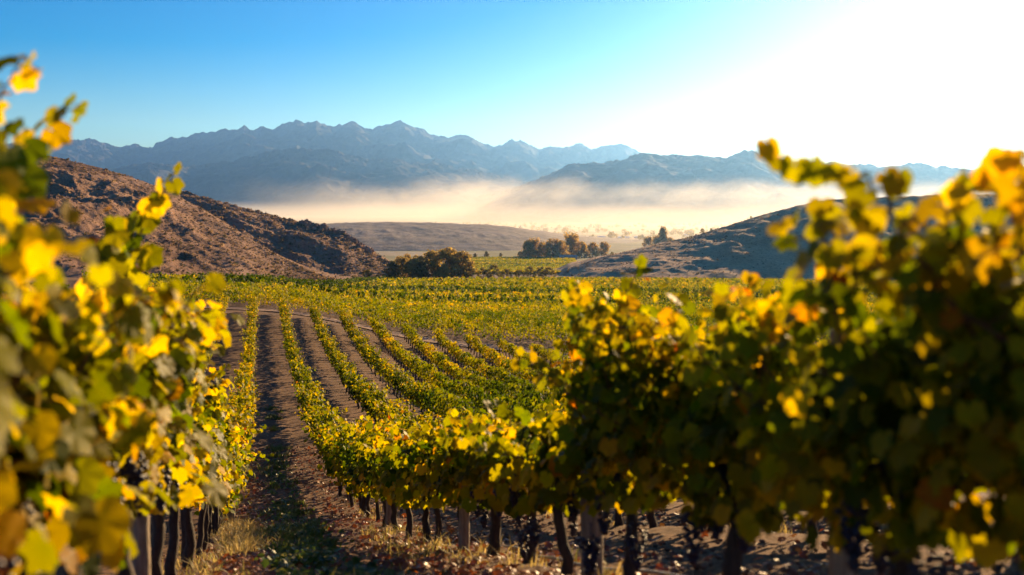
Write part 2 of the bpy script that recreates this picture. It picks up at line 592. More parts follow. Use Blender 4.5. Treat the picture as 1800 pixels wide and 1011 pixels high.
front_hill = ridge('desert_hill', M_hill,
                   [(-500, 180), (-150, 225), (0, 262), (60, 268), (100, 277), (150, 288), (230, 311), (300, 337), (350, 364), (400, 394), (450, 426), (500, 455), (550, 478), (590, 492), (620, 500)],
                   [430, 430, 425, 425, 425, 425, 425, 422, 418, 412, 405, 398, 390, 383, 380],
                   [230, 215, 200, 190, 185, 180, 165, 150, 130, 110, 85, 60, 36, 16, 10],
                   170, 3.0, .9, 62, 'brown rocky desert hillside with low scrub, sloping down behind the left vines', 'hill', 420, 170, 0.42, 0.8, 1.0)
back_hill = ridge('desert_hill', M_hill,
                  [(150, 330), (250, 326), (310, 333), (360, 346), (400, 357), (450, 371), (500, 383), (530, 390), (556, 397), (568, 399), (580, 404), (600, 409), (618, 418), (632, 429), (650, 441), (675, 455), (700, 467), (730, 482), (760, 495)],
                  [620, 615, 610, 605, 600, 595, 590, 585, 582, 580, 576, 572, 568, 564, 560, 550, 540, 530, 525],
                  [210, 200, 190, 180, 170, 160, 140, 130, 125, 120, 110, 105, 100, 92, 80, 60, 45, 30, 20],
                  160, 3.0, 1.5, 70, 'darker brown hill with a jagged rocky crest behind the front left hillside', 'hill', 380, 130, 0.45, 1.6, 1.0)
right_hill = ridge('desert_hill', M_hill_glow_tint,
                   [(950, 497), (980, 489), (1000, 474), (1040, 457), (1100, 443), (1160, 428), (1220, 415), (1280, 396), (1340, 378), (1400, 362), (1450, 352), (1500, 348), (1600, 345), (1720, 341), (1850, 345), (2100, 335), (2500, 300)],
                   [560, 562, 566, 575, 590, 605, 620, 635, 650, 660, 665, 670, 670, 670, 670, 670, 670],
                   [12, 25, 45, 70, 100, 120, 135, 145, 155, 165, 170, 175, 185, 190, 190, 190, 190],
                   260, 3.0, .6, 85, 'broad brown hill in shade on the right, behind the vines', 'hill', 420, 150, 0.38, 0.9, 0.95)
mesa = ridge('low_ridge', M_mesa,
             [(380, 405), (500, 398), (580, 394), (640, 391), (700, 391), (750, 392), (800, 394), (850, 396), (900, 401), (960, 413), (1010, 426), (1080, 436), (1160, 443), (1240, 448)],
             1900, 420, 900, 6, 2.5, 160, 'long low grey-brown ridge across the middle of the valley', 'ridge', 300, 80, 0.22, 1.0, 0.55, smooth=True)

MX = 17000
mountA = ridge('mountains', M_mount,
               [(-300, 300), (-50, 262), (40, 255), (95, 252), (120, 249), (150, 248), (175, 252), (200, 259), (215, 262), (240, 257), (262, 263), (280, 253), (300, 244), (315, 246), (345, 239), (370, 234), (395, 228), (412, 228),
                (428, 225), (440, 230), (470, 227), (497, 223), (508, 218), (522, 215), (540, 222), (556, 215), (570, 222), (585, 227), (600, 222), (612, 217), (625, 217), (640, 225), (655, 230), (664, 227), (680, 220), (698, 217),
                (712, 217), (728, 226), (745, 231), (762, 240), (790, 244), (805, 242), (828, 242), (845, 251), (862, 260), (880, 255), (900, 249), (920, 253), (948, 266), (965, 261), (985, 263), (1003, 259), (1018, 256),
                (1035, 264), (1052, 260), (1075, 258), (1100, 259), (1128, 272), (1200, 300), (1300, 320)],
               MX, 6500, 3500, 20, 45, 2600, 'jagged blue mountain range on the horizon behind the fog', 'mountains', 760, 150, 0.7, 62, 1.3, base=-190)
mountB = ridge('mountains', M_mount,
               [(60, 345), (160, 305), (260, 288), (340, 295), (400, 285), (470, 268), (530, 262), (570, 264), (600, 270), (650, 282), (690, 279), (720, 288), (760, 286), (800, 296), (850, 303), (900, 316), (960, 330), (1050, 345)],
               11500, 3400, 2000, 20, 30, 1500, 'lower blue foothills in front of the jagged range', 'mountains', 420, 120, 0.65, 30, 1.25, base=-185)
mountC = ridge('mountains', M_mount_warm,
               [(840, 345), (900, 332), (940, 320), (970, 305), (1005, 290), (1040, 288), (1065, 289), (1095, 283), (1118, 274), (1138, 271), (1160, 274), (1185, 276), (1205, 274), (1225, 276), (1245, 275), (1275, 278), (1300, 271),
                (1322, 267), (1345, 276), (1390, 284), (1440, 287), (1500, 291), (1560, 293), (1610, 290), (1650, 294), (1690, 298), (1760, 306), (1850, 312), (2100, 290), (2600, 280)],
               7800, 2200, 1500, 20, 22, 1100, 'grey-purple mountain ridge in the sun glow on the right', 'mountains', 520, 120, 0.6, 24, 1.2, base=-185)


# ------------------------------------------------------------------ vines
def canopy(mb, rng, n_shoot, hb, top, slope, length, leafsize, tpl, bias, sh_mb=None, lat=0.22, extra=1.0, droop=0.35, step=0.075, ycen=0.0, hang=1.0, warm=.22):
    """leaves along shoots that climb from the cordon; returns nothing"""
    pos, nrm, tip, siz, tin = [], [], [], [], []
    for k in range(n_shoot):
        y0 = ycen + rng.uniform(-.5, .5) * length
        x0 = rng.normal(0, .04)
        tp = top(y0) if callable(top) else top
        h = (tp - hb) * rng.uniform(.74, 1.04)
        lean = np.array([rng.normal(0, lat), rng.normal(0, .22)])
        m = max(4, int(h / step))
        t = np.linspace(0, 1, m)
        sag = droop * rng.uniform(.2, 1.2)
        px_ = x0 + lean[0] * t**.8 * 1.2 + np.sign(lean[0]) * sag * .25 * t**3
        py_ = y0 + lean[1] * t + rng.normal(0, .06) * np.sin(t * 4)
        pz_ = hb + h * (t - .12 * sag * t**3)
        if sh_mb is not None:
            tube(sh_mb, np.stack([px_, py_, pz_ - slope * py_], 1)[::2], np.linspace(.0055, .002, len(px_[::2])), 4, cap=False)
        a0 = rng.uniform(0, 6.28)
        cnt = rng.poisson(extra, m) + (1 if extra < 1.5 else 1)
        for q in range(m):
            for e in range(cnt[q]):
                a = a0 + q * 2.6 + e * 2.1 + rng.normal(0, .5)
                d = np.array([np.cos(a) * 1.15, np.sin(a), rng.uniform(-.15, .35)])
                r = rng.uniform(.05, .15) * (1.15 - .5 * t[q])
                p = np.array([px_[q], py_[q], pz_[q]]) + d * r
                if sh_mb is not None and q % 2 == 0:
                    a_ = np.array([px_[q], py_[q], pz_[q] - slope * py_[q]])
                    b_ = p - np.array([0, 0, slope * p[1]])
                    tube(sh_mb, [a_, (a_ + b_) / 2 + np.array([0, 0, .012]), b_], .0016, 3, cap=False)
                pos.append(p)
                nrm.append(d * .75 + np.array([0, 0, .55]) + rng.normal(0, .45, 3))
                tip.append(d * .6 + np.array([0, 0, -.85]) + rng.normal(0, .35, 3))
                siz.append(leafsize * rng.uniform(.65, 1.2) * (1.12 - .45 * t[q]))
                tin.append((t[q], rng.rand()))
    # low leaves and hanging laterals under the cordon
    for k in range(int(n_shoot * 2.6 * hang * min(extra, 2))):
        p = np.array([rng.normal(0, .15), ycen + rng.uniform(-.5, .5) * length, hb + rng.uniform(-.26 if hang < 2 else -.29, .16)])
        d = np.array([np.sign(p[0]), rng.normal(0, .6), 0.1])
        pos.append(p)
        nrm.append(d * .8 + np.array([0, 0, .4]) + rng.normal(0, .4, 3))
        tip.append(d * .4 + np.array([0, 0, -1]) + rng.normal(0, .3, 3))
        siz.append(leafsize * rng.uniform(.7, 1.15))
        tin.append((-.15, rng.rand()))
    pos, nrm, tip, siz, tin = map(np.array, (pos, nrm, tip, siz, tin))
    pos[:, 2] -= slope * pos[:, 1]
    # colour: mostly green, yellower low down and on some shoots, a few orange and rust leaves
    u = rng.rand(len(pos))
    tone = .20 + .11 * rng.randn(len(pos)) + bias + warm * np.clip(.6 - tin[:, 0], 0, 1) * rng.rand(len(pos)) + .16 * np.clip((tin[:, 0] - .6) / .4, 0, 1) + .18 * (fbm(pos[:, 1] * 2.3 + 50 * bias, pos[:, 2] * 2.3, 2))  # shoot tops yellowed as well, painting in the golden backlit fringe
    tone = np.where(u > .975, tone + rng.uniform(.15, .4, len(pos)), tone)
    tint = np.stack([np.clip(tone, 0, 1), tin[:, 1], np.zeros(len(pos))], 1)
    leaves(mb, pos, nrm, tip, siz, tint, tpl)


def hero_shoot(leaf_mb, cane_mb, rng, pts, leafsize, n, bias, tpl=LEAF0):
    """one long shoot through the given local points, leaves alternating along it and shrinking to the tip"""
    pts = np.asarray(pts, float)
    d = np.r_[0, np.cumsum(np.linalg.norm(np.diff(pts, axis=0), axis=1))]
    t = np.linspace(0, d[-1], 26)
    fx = np.stack([hermite(d, pts[:, k])(t) for k in range(3)], 1)
    fx += rng.normal(0, .006, fx.shape)
    tube(cane_mb, fx, np.linspace(.0065, .0018, len(fx)), 5, cap=False)
    pos, nrm, tip, siz, tint = [], [], [], [], []
    n = int(n * 1.2)
    for k in range(n):
        s = (k + rng.uniform(.1, .9)) / n
        p = fx[min(25, int(s * 25.99))]
        a = k * 2.7 + rng.normal(0, .5)
        dd = np.array([np.cos(a), np.sin(a), rng.uniform(-.5, .5)])
        e_ = p + dd * rng.uniform(.03, .075) * (1.2 - .7 * s)
        tube(cane_mb, [p, (p + e_) / 2 + np.array([0, 0, .008]), e_], .0018, 3, cap=False)
        pos.append(e_)
        nrm.append(dd * .5 + np.array([-.2, -.55, .35]) + rng.normal(0, .45, 3))
        tip.append(dd * .7 + np.array([0, 0, -.7]) + rng.normal(0, .3, 3))
        siz.append(leafsize * 1.1 * rng.uniform(.75, 1.15) * (1.1 - .5 * s**2))
        tint.append((np.clip(bias + rng.normal(.0, .12) + (.3 if rng.rand() > .93 else 0), 0, 1), rng.rand(), 0))
    leaves(leaf_mb, *map(np.array, (pos, nrm, tip, siz, tint)), tpl)


def trunk_mesh(rng, hb, slope, length, sides=8, fork=True, thick=1.0):
    m_ = MB()
    n = 9
    z = np.linspace(-.08, hb - .06, n)
    wob = np.cumsum(rng.normal(0, .016, (n, 2)), 0)
    wob -= np.linspace(0, 1, n)[:, None] * wob[-1] * .4
    pts = np.stack([wob[:, 0], wob[:, 1], z], 1)
    r = thick * (.044 - .012 * np.linspace(0, 1, n) + .016 * np.exp(-np.linspace(0, 1, n) * 9)) * rng.uniform(.85, 1.2)
    tube(m_, pts, r, sides, jitter=.16, rng=rng)
    top = pts[-1]
    for sgn in (-1, 1):
        e = np.array([top + np.array([0, 0, -.05]), top + np.array([rng.normal(0, .02), sgn * .09, .05]),
                      np.array([rng.normal(0, .03), sgn * .28, hb - slope * sgn * .28]), np.array([rng.normal(0, .03), sgn * length * .52, hb + .02 - slope * sgn * length * .52])])
        tube(m_, e, np.array([.032, .030, .022, .013]) * thick, max(4, sides - 2), jitter=.15, rng=rng)
    return m_


_sph = None


def ball():
    """low round berry"""
    global _sph
    if _sph is None:
        v, f = [], []
        nu, nv = 7, 5
        v.append((0, 0, 1))
        for a in range(1, nv):
            for b in range(nu):
                p, q = math.pi * a / nv, 2 * math.pi * b / nu
                v.append((math.sin(p) * math.cos(q), math.sin(p) * math.sin(q), math.cos(p)))
        v.append((0, 0, -1))
        for b in range(nu):
            f.append((0, 1 + b, 1 + (b + 1) % nu))
            for a in range(nv - 2):
                i0, i1 = 1 + a * nu + b, 1 + a * nu + (b + 1) % nu
                f += [(i0, i0 + nu, i1), (i1, i0 + nu, i1 + nu)]
            f.append((len(v) - 1, 1 + (nv - 2) * nu + (b + 1) % nu, 1 + (nv - 2) * nu + b))
        _sph = (np.array(v), np.array(f))
    return _sph


def grape_mesh(rng, length=.2, width=.055):
    m_ = MB()
    v, f = ball()
    for k in range(78):
        t = rng.rand()**.85
        r = width * (1 - t)**.55 * math.sqrt(rng.uniform(.15, 1))
        a = rng.uniform(0, 6.28)
        s = rng.uniform(.0095, .0125)
        m_.add(v * s + np.array([math.cos(a) * r, math.sin(a) * r, -t * length - .01]), f3=f)
    tube(m_, [(0, 0, .07), (0.004, 0, .02), (0, 0, -.05)], .0025, 5)
    return m_


ROW0 = 1.81
GAP = 2.5
VSP = 1.12
R_ROW, L_ROW = ROW0, ROW0 - GAP


def slope_at(x, y):
    return float(ground(x, y - .5) - ground(x, y + .5))


right_top = hermite([0, 2.0, 2.5, 2.8, 3.1, 3.5, 3.8, 4.2, 4.7, 5.4, 5.8, 6.3, 7, 8.3, 9.3, 12, 15, 20, 27, 34, 43, 60, 100],
                    [0.1, 0.05, -.02, -.18, -.33, -.36, -.5, -.5, -.42, -.72, -1.25, -1.52, -1.66, -1.78, -2.1, -2.78, -3.6, -4.9, -6.0, -6.72, -7.78, -8.55, -8.8])
left_h = hermite([0, 2.4, 3.2, 4.2, 5.2, 6.3, 7.1, 9, 12, 16, 22, 35, 60, 100], [1.5, 1.42, 1.25, 1.42, 1.65, 1.78, 1.8, 1.9, 1.95, 1.9, 1.8, 1.7, 1.5, 1.5])


def y_end(x):
    return 92.5 - .6 * x + .8 * math.sin(x * .35)


HERO = {}          # (row, index) -> list of (pixel polyline, depth, leaf count, leaf size, tone)


def px_on_row(px, a):
    u = (px - 900) / F
    return a * (CS - u * SN) / (u * CS + SN)


hero_list = [
    ('L', [(-60, 420, 2.55), (-15, 250, 2.5), (12, 150, 2.5), (42, 104, 2.5), (68, 122, 2.5)], 15, .056, .40),
    ('L', [(30, 420, 2.9), (45, 290, 2.85), (85, 225, 2.85), (125, 196, 2.8), (146, 178, 2.8)], 12, .058, .40),
    ('L', [(-20, 480, 2.6), (0, 330, 2.6), (30, 260, 2.6), (20, 215, 2.6)], 10, .062, .30),
    ('L', [(205, 520, 4.6), (240, 430, 4.6), (262, 375, 4.55), (292, 330, 4.5), (312, 298, 4.5)], 22, .060, .34),
    ('L', [(170, 500, 3.9), (195, 420, 3.9), (205, 370, 3.9)], 12, .062, .36),
    ('L', [(290, 650, 6.6), (325, 560, 6.4), (345, 525, 6.3)], 14, .062, .33),
    ('L', [(310, 720, 7.5), (340, 640, 7.2), (362, 605, 7.1)], 12, .062, .36),
    ('L', [(110, 800, 3.1), (150, 880, 3.0), (190, 950, 2.95), (205, 1000, 2.95)], 11, .066, .24),
    ('R', [(1600, 470, 2.35), (1570, 370, 2.3), (1525, 318, 2.3), (1450, 300, 2.28), (1395, 285, 2.26), (1352, 266, 2.25)], 17, .046, .36),
    ('R', [(1640, 520, 2.3), (1650, 420, 2.3), (1690, 345, 2.25), (1712, 305, 2.25)], 14, .046, .42),
    ('R', [(1790, 460, 2.05), (1800, 340, 2.0), (1792, 262, 2.0)], 9, .052, .55),
    ('R', [(1085, 640, 4.9), (1090, 540, 4.8), (1112, 492, 4.75), (1132, 458, 4.7)], 18, .062, .34),
    ('R', [(1030, 620, 5.4), (1025, 540, 5.4), (1012, 495, 5.4)], 15, .062, .42),
    ('R', [(1185, 620, 4.3), (1190, 550, 4.3), (1196, 510, 4.3)], 9, .058, .45),
    ('R', [(1300, 610, 3.7), (1305, 530, 3.7), (1322, 485, 3.7)], 12, .056, .40),
    ('R', [(1455, 560, 3.05), (1475, 470, 3.0), (1490, 428, 3.0)], 11, .052, .62),
    ('R', [(1380, 590, 3.4), (1392, 530, 3.4), (1400, 505, 3.4)], 8, .05, .6),
]

V_GROUP = 'grape vines'
rngm = np.random.RandomState(11)
n_vines = 0
near_R, near_L = [], []
used_hero = set()


def hero_for(side, y, a, root):
    out = []
    for k, (sd_, poly, n, ls, tone) in enumerate(hero_list):
        if sd_ != side or k in used_hero:
            continue
        p0 = at(*poly[0])
        if abs(p0[1] - y) <= VSP * .55:
            used_hero.add(k)
            pts = np.array([at(*p) for p in poly])
            pts[:, :3] -= np.array(root)
            out.append((pts, n, ls, tone))
    return out


ORD = ['first', 'second', 'third', 'fourth', 'fifth', 'sixth', 'seventh', 'eighth', 'ninth', 'tenth', 'eleventh', 'twelfth', 'thirteenth', 'fourteenth', 'fifteenth', 'sixteenth']


def near_vine(side, idx, y, a, lod):
    global n_vines
    rng = np.random.RandomState(1000 * (side == 'L') + idx + 5)
    g = float(ground(a, y))
    sl = slope_at(a, y)
    root = empty('grape_vine', (a + rng.normal(0, .03), y, g))
    hb = .72
    if side == 'R':
        top = lambda yy: float(right_top(y + yy)) - g + sl * yy - .06
        bias, ls, lat = .05, .074 if y > 5.2 else .054, .19
    else:
        top = lambda yy: float(left_h(y + yy))
        hb = .90 if y > 3.5 else .74
        bias, ls, lat = .10, .069 if y < 9 else .074, float(np.interp(y, [2, 3, 5, 7, 12, 18], [.06, .15, .14, .08, .09, .15]))
    lm, cm = MB(), MB()
    near = y < 9
    canopy(lm, rng, (30 if side == 'R' and y < 5.2 else 36 if side == 'L' and y < 8 else 25) if lod == 0 else 19, hb, top, sl, VSP, ls, LEAF0 if lod == 0 else LEAF1, bias, cm if near else None, lat, 2.0 if not (side == 'R' and y < 5.2) else 2.9, step=.068 if not (side == 'R' and y < 5.2) else .056,
           hang=3.3 if side == 'R' and y < 4.1 else 1.8 if side == 'R' and y < 5.2 else (.45 if side == 'L' and y > 3.5 else 1.0), warm=.34 if side == 'L' else .22)
    for pts, n, l2, tone in hero_for(side, y, a, root.location):
        hero_shoot(lm, cm, rng, pts, l2, n, tone)
    thick = .9 if y < 5 else 1.0
    if side == 'R' and y < 6.5:
        hb = .60
    trunk_mesh(rng, hb, sl, VSP, 9, True, thick).build('trunk', M_bark, root, True)
    lm.build('leaves', M_leaf, root, True)
    if cm.n:
        cm.build('shoots', M_cane, root)
    if near:
        for q in range(4 if y < 6 else 3):
            gm = grape_mesh(rng, rng.uniform(.16, .22), rng.uniform(.045, .06)).build('grape_cluster', M_grape, root, True)
            yy = rng.uniform(-.45, .45)
            gm.location = ((-.10 if side == 'R' else .10) + rng.normal(0, .06), yy, hb - rng.uniform(.03, .28 if side == 'R' else .12) - sl * yy)
    n_vines += 1
    return root


# nearest stretch of the two rows that flank the aisle: each vine its own mesh
ys_R = [1.35 + VSP * k for k in range(300)]
ys_L = [1.75 + VSP * k for k in range(300)]
NEAR_LIMIT = 15.5
for side, ys, a in (('R', ys_R, R_ROW), ('L', ys_L, L_ROW)):
    for k, y in enumerate(ys):
        if y > NEAR_LIMIT:
            break
        r_ = near_vine(side, k, y, a, 0 if y < 10 else 1)
        (near_R if side == 'R' else near_L).append(r_)

R_DESC = ['dark leafy grape vine cut off by the right edge of the photo',
          'dark grape vine whose long shoot arches left against the bright fog',
          'dark grape vine with a yellow top, between the pointed vine and the arching shoot',
          'tall grape vine rising to a yellow pointed shoot above its neighbours',
          'grape vine just left of the tallest pointed one, its trunk left of the thick post',
          'lower yellow-topped grape vine, second to the left of the tall pointed one',
          ]
for k, r_ in enumerate(near_R):
    lab = R_DESC[k] if k < len(R_DESC) else f'dark-trunked grape vine, {ORD[k]} from the photo edge in the shaded row right of the aisle'
    tag(r_, lab, 'grape vine', V_GROUP)
L_DESC = ['blurred yellow-green grape vine cut off by the left edge of the photo',
          'blurred grape vine with tall shoots against the blue sky at far left',
          'blurred yellow grape vine directly before the vine with the tall tilted shoot',
          'sunlit grape vine whose tilted shoot points up over the left hillside',
          'sunlit yellow grape vine just beyond the tilted shoot, over the pale post',
          ]
for k, r_ in enumerate(near_L):
    lab = L_DESC[k] if k < len(L_DESC) else f'yellow sunlit grape vine, {ORD[k]} from the camera in the row left of the aisle'
    tag(r_, lab, 'grape vine', V_GROUP)

# prototypes for the vines further down: four slopes, several variants, two levels of detail
protos = {}


def proto(lod, slp, var, bias_key):
    key = (lod, slp, var, bias_key)
    if key in protos:
        return protos[key]
    rng = np.random.RandomState(hash((lod, int(slp * 100), var, 3)) % 100000)
    hb = .68
    bias = {'L': .07, 'R': .0}[bias_key] + rng.normal(0, .05)
    lm = MB()
    hgt = rng.uniform(1.3, 1.5) if lod > 1 else rng.uniform(1.45, 1.66)
    if lod == 1:
        canopy(lm, rng, 17, hb, hgt, slp, VSP, .074, LEAF1, bias, None, .15, 1.7)
    elif lod == 2:
        canopy(lm, rng, 13, hb, hgt, slp, VSP, .085, LEAF2, bias, None, .17, 1.3, step=.085)
    else:
        canopy(lm, rng, 11, hb, hgt, slp, VSP, .10, CARD, bias, None, .15, 1.0, step=.10)
    t = trunk_mesh(rng, hb, slp, VSP, 6 if lod < 2 else 5).mesh('trunk', M_bark, True)
    l = lm.mesh('leaves', M_leaf if lod < 2 else M_leaf_far, True)
    protos[key] = (t, l)
    return protos[key]


SLOPES = np.array([0.0, .06, .12, .18, .25, .3])
taken = set()


def far_vine(row, y, label, bias_key):
    global n_vines
    a = ROW0 + GAP * row
    rng = rngm
    sl = SLOPES[np.argmin(np.abs(SLOPES - slope_at(a, y)))]
    lod = 1 if y < 26 else (2 if y < 52 else 3)
    t, l = proto(lod, float(sl), int(rng.randint(5)), bias_key)
    x = a + rng.normal(0, .04)
    root = empty('grape_vine', (x, y, float(ground(x, y))))
    root.scale = (rng.uniform(.78, 1.25), 1.0, rng.uniform(.82, 1.14))
    for nm, me in (('trunk', t), ('leaves', l)):
        o_ = bpy.data.objects.new(nm, me)
        C.objects.link(o_)
        o_.parent = root
    tag(root, label, 'grape vine', V_GROUP)
    n_vines += 1


def band(y):
    return 0 if y < 26 else 1 if y < 45 else 2


lab_row = {0: ['thin-trunked grape vine in the lower stretch of the row right of the aisle',
               'small grape vine at the bend of the row right of the aisle', 'small distant grape vine at the far end of the row right of the aisle'],
           -1: ['yellow grape vine in the lower stretch of the row left of the aisle',
                'small grape vine midway down the row left of the aisle', 'small distant grape vine at the far end of the row left of the aisle'],
           1: ['dark grape vine seen under the right-hand foreground vines', 'small grape vine midway down the second row right of the aisle',
               'small distant grape vine at the far end of the second row right of the aisle'],
           2: ['', 'small grape vine midway down the third row right of the aisle', 'small distant grape vine at the far end of the third row right of the aisle'],
           -2: ['', 'small grape vine midway down the second row left of the aisle', 'small distant grape vine at the far end of the second row left of the aisle']}
plan = []
for row, ylo in ((0, NEAR_LIMIT), (-1, NEAR_LIMIT), (1, 3.0), (2, 42), (-2, 62)):
    a = ROW0 + GAP * row
    ys = ys_R if row == 0 else ys_L if row == -1 else [1.2 + .3 * (row % 3) + VSP * k for k in range(120)]
    for y in ys:
        if y > ylo and y < y_end(a):
            plan.append((row, y))
for row, y in plan:
    far_vine(row, y, lab_row[row][band(y)], 'L' if row < 0 else 'R')
    taken.add((row, round(y, 2)))
print('vines:', n_vines)

# the other vines of the terraces: one mass
mass = MB()
rngs = np.random.RandomState(5)


def vine_run(xs, ys, size, n_per, hgt, tpl, bias, w=.26, low=.5, trunks=False, cross=False):
    """leaf clumps for many far vines at once"""
    n = len(xs)
    if n == 0:
        return
    cnt = np.full(n, n_per)
    idx = np.repeat(np.arange(n), cnt)
    m = len(idx)
    vb = rngs.normal(0, .09, n)
    vh = hgt * rngs.uniform(.8, 1.12, n)
    t = rngs.rand(m)**.8
    sx = np.clip(rngs.normal(0, 1, m), -1.7, 1.7)
    x = xs[idx] + sx * w * (.75 + .5 * np.sin(t * 3.0))
    y = ys[idx] + rngs.uniform(-.56, .56, m)
    if cross:
        x, y = xs[idx] + (y - ys[idx]), ys[idx] + (x - xs[idx])
    z = ground(x, y) + low + (vh[idx] - low) * t
    pos = np.stack([x, y, z], 1)
    nrm = np.stack([sx + rngs.normal(0, .6, m), rngs.normal(0, .7, m), .5 + rngs.normal(0, .4, m)], 1)
    tip = np.stack([sx * .5, rngs.normal(0, .5, m), -np.ones(m)], 1)
    blk = .26 * fbm(x * .012, y * .035, 4)
    tone = .24 + bias + vb[idx] + .035 * rngs.randn(m) + .14 * (.5 - t) * rngs.rand(m) + blk
    tone = np.where(rngs.rand(m) > .985, tone + .25, tone)
    tint = np.stack([np.clip(tone, 0, 1), rngs.uniform(.3, .75, m), np.zeros(m)], 1)
    leaves(mass, pos, nrm, tip, size * rngs.uniform(.7, 1.25, m), tint, tpl)
    if trunks:
        for q in range(n):
            g = float(ground(xs[q], ys[q]))
            tube(mass, [(xs[q], ys[q], g - .05), (xs[q] + rngs.normal(0, .03), ys[q] + rngs.normal(0, .03), g + .75)], (.05, .035), 4, cap=False, mi=1)


# rest of the near terrace
for row in range(-9, 26):
    a = ROW0 + GAP * row
    if row in (0, -1):
        continue
    ys = np.array([1.2 + .3 * (row % 3) + VSP * k for k in range(120)])
    lo = 3.0 if row > 0 else 6.0
    ys = ys[(ys > lo) & (ys < y_end(a))]
    ys = np.array([y for y in ys if (row, round(y, 2)) not in taken])
    ys = ys[(ys > 1.55 * a - 2) if row > 1 else (ys > -4 * a - 2) if row < 0 else (ys > 0)] if len(ys) else ys
    nn = ys < 26
    vine_run(np.full(nn.sum(), a), ys[nn], .09, 150, 1.5, LEAF2, .08, w=.2, low=.42, trunks=True)
    vine_run(np.full((~nn).sum(), a), ys[~nn], .105, 110, 1.42, CARD, .1, w=.21, low=.55, trunks=True)

# the second terrace beyond the dirt track, in blocks parted by dark lines of painted canopy shade
for q in range(0, 170):
    w0 = 2.55 * q
    ps = np.arange(-330, 330) * VSP
    xs = ps * .995 + w0 * .10
    ys = 40.0 + w0 - ps * .10
    ye = np.array([y_end(max(min(v, 60), -40)) for v in xs]) + 5.0
    d = xs * SN + ys * CS
    px = 900 + F * (xs * CS - ys * SN) / np.maximum(d, 1)
    far_lim = np.interp(px, [200, 270, 400, 500, 600, 680, 1000, 1400, 1800], [200, 235, 300, 345, 378, 455, 455, 430, 400])
    ok = (ys > ye) & (px > 150) & (px < 2000) & (d < far_lim)
    t1 = np.abs(d - (168 + .25 * xs)) < 3.6
    t2 = np.abs(d - (262 - .35 * xs)) < 5
    t3 = np.abs(xs - (-8 + .22 * (ys - 180))) < 4
    hedge = ok & (t1 | t2 | (t3 & (d > 175)))  # not a real hedge: vine lines darkened to paint shaded canopy faces
    hx_, hy_ = xs[hedge][::2], ys[hedge][::2]  # the vine lines darkened to paint shaded canopy faces
    vine_run(hx_, hy_, .36, 16, 2.5, CARD, -.16, w=.5, low=.3, cross=True)  # taller vines, their dark tone standing in for shade
    ok &= ~(t1 | t2 | (t3 & (d > 175)))
    xs, ys, d = xs[ok], ys[ok], d[ok]
    for lo, hi, st, sz, npv in ((0, 130, 1, .125, 60), (130, 200, 1, .23, 17), (200, 300, 2, .38, 12), (300, 470, 3, .60, 9)):
        k = (d >= lo) & (d < hi)
        vine_run(xs[k][::st], ys[k][::st] + rngs.uniform(-.2, .2, len(ys[k][::st])) * st, sz, npv, 1.7, CARD, .12, w=.25 + .1 * st, low=.35, cross=True)
# valley blocks
qx, qd = rngs.uniform(790, 1010, 26000), rngs.uniform(600, 1120, 26000)
keep = ~(((qd > 715) & (qd < 735)) | ((qd > 880) & (qd < 910)))
xs, ys = depth_xy(qx[keep], qd[keep])
vine_run(xs, ys, 1.0, 3, 1.9, CARD, .12, w=.6, low=.3)
mo = mass.build('vineyard_rows', [M_leaf_far, M_bark])
tag(mo, 'countless trellised vine rows covering the slope and the terraces down to the trees', 'vineyard', kind='stuff')

# dirt track between the terraces
pm = MB()
xx = np.linspace(-34, 60, 160)
ya = np.array([y_end(v) for v in xx])
rows_ = []
for off in np.linspace(1.2, 4.8, 9):
    yy = ya + off + .15 * fbm(xx * .4, xx * 0 + off, 3)
    rows_.append(np.stack([xx, yy, ground(xx, yy) + .07 + .03 * fbm(xx * 1.5, yy * 1.5, 3)], 1))
g_ = np.array(rows_)
a_, b_ = np.meshgrid(np.arange(8), np.arange(159), indexing='ij')
pm.add(g_.reshape(-1, 3), f4=np.stack([a_ * 160 + b_, a_ * 160 + b_ + 1, (a_ + 1) * 160 + b_ + 1, (a_ + 1) * 160 + b_], -1).reshape(-1, 4))
o = pm.build('dirt_path', rock_material('packed_earth', [(0.3, (.30, .19, .125)), (0.7, (.42, .28, .19))], .3, 4.0, .03), smooth=True)
tag(o, 'pale dirt track curving along the far ends of the vine rows', 'path', kind='structure')

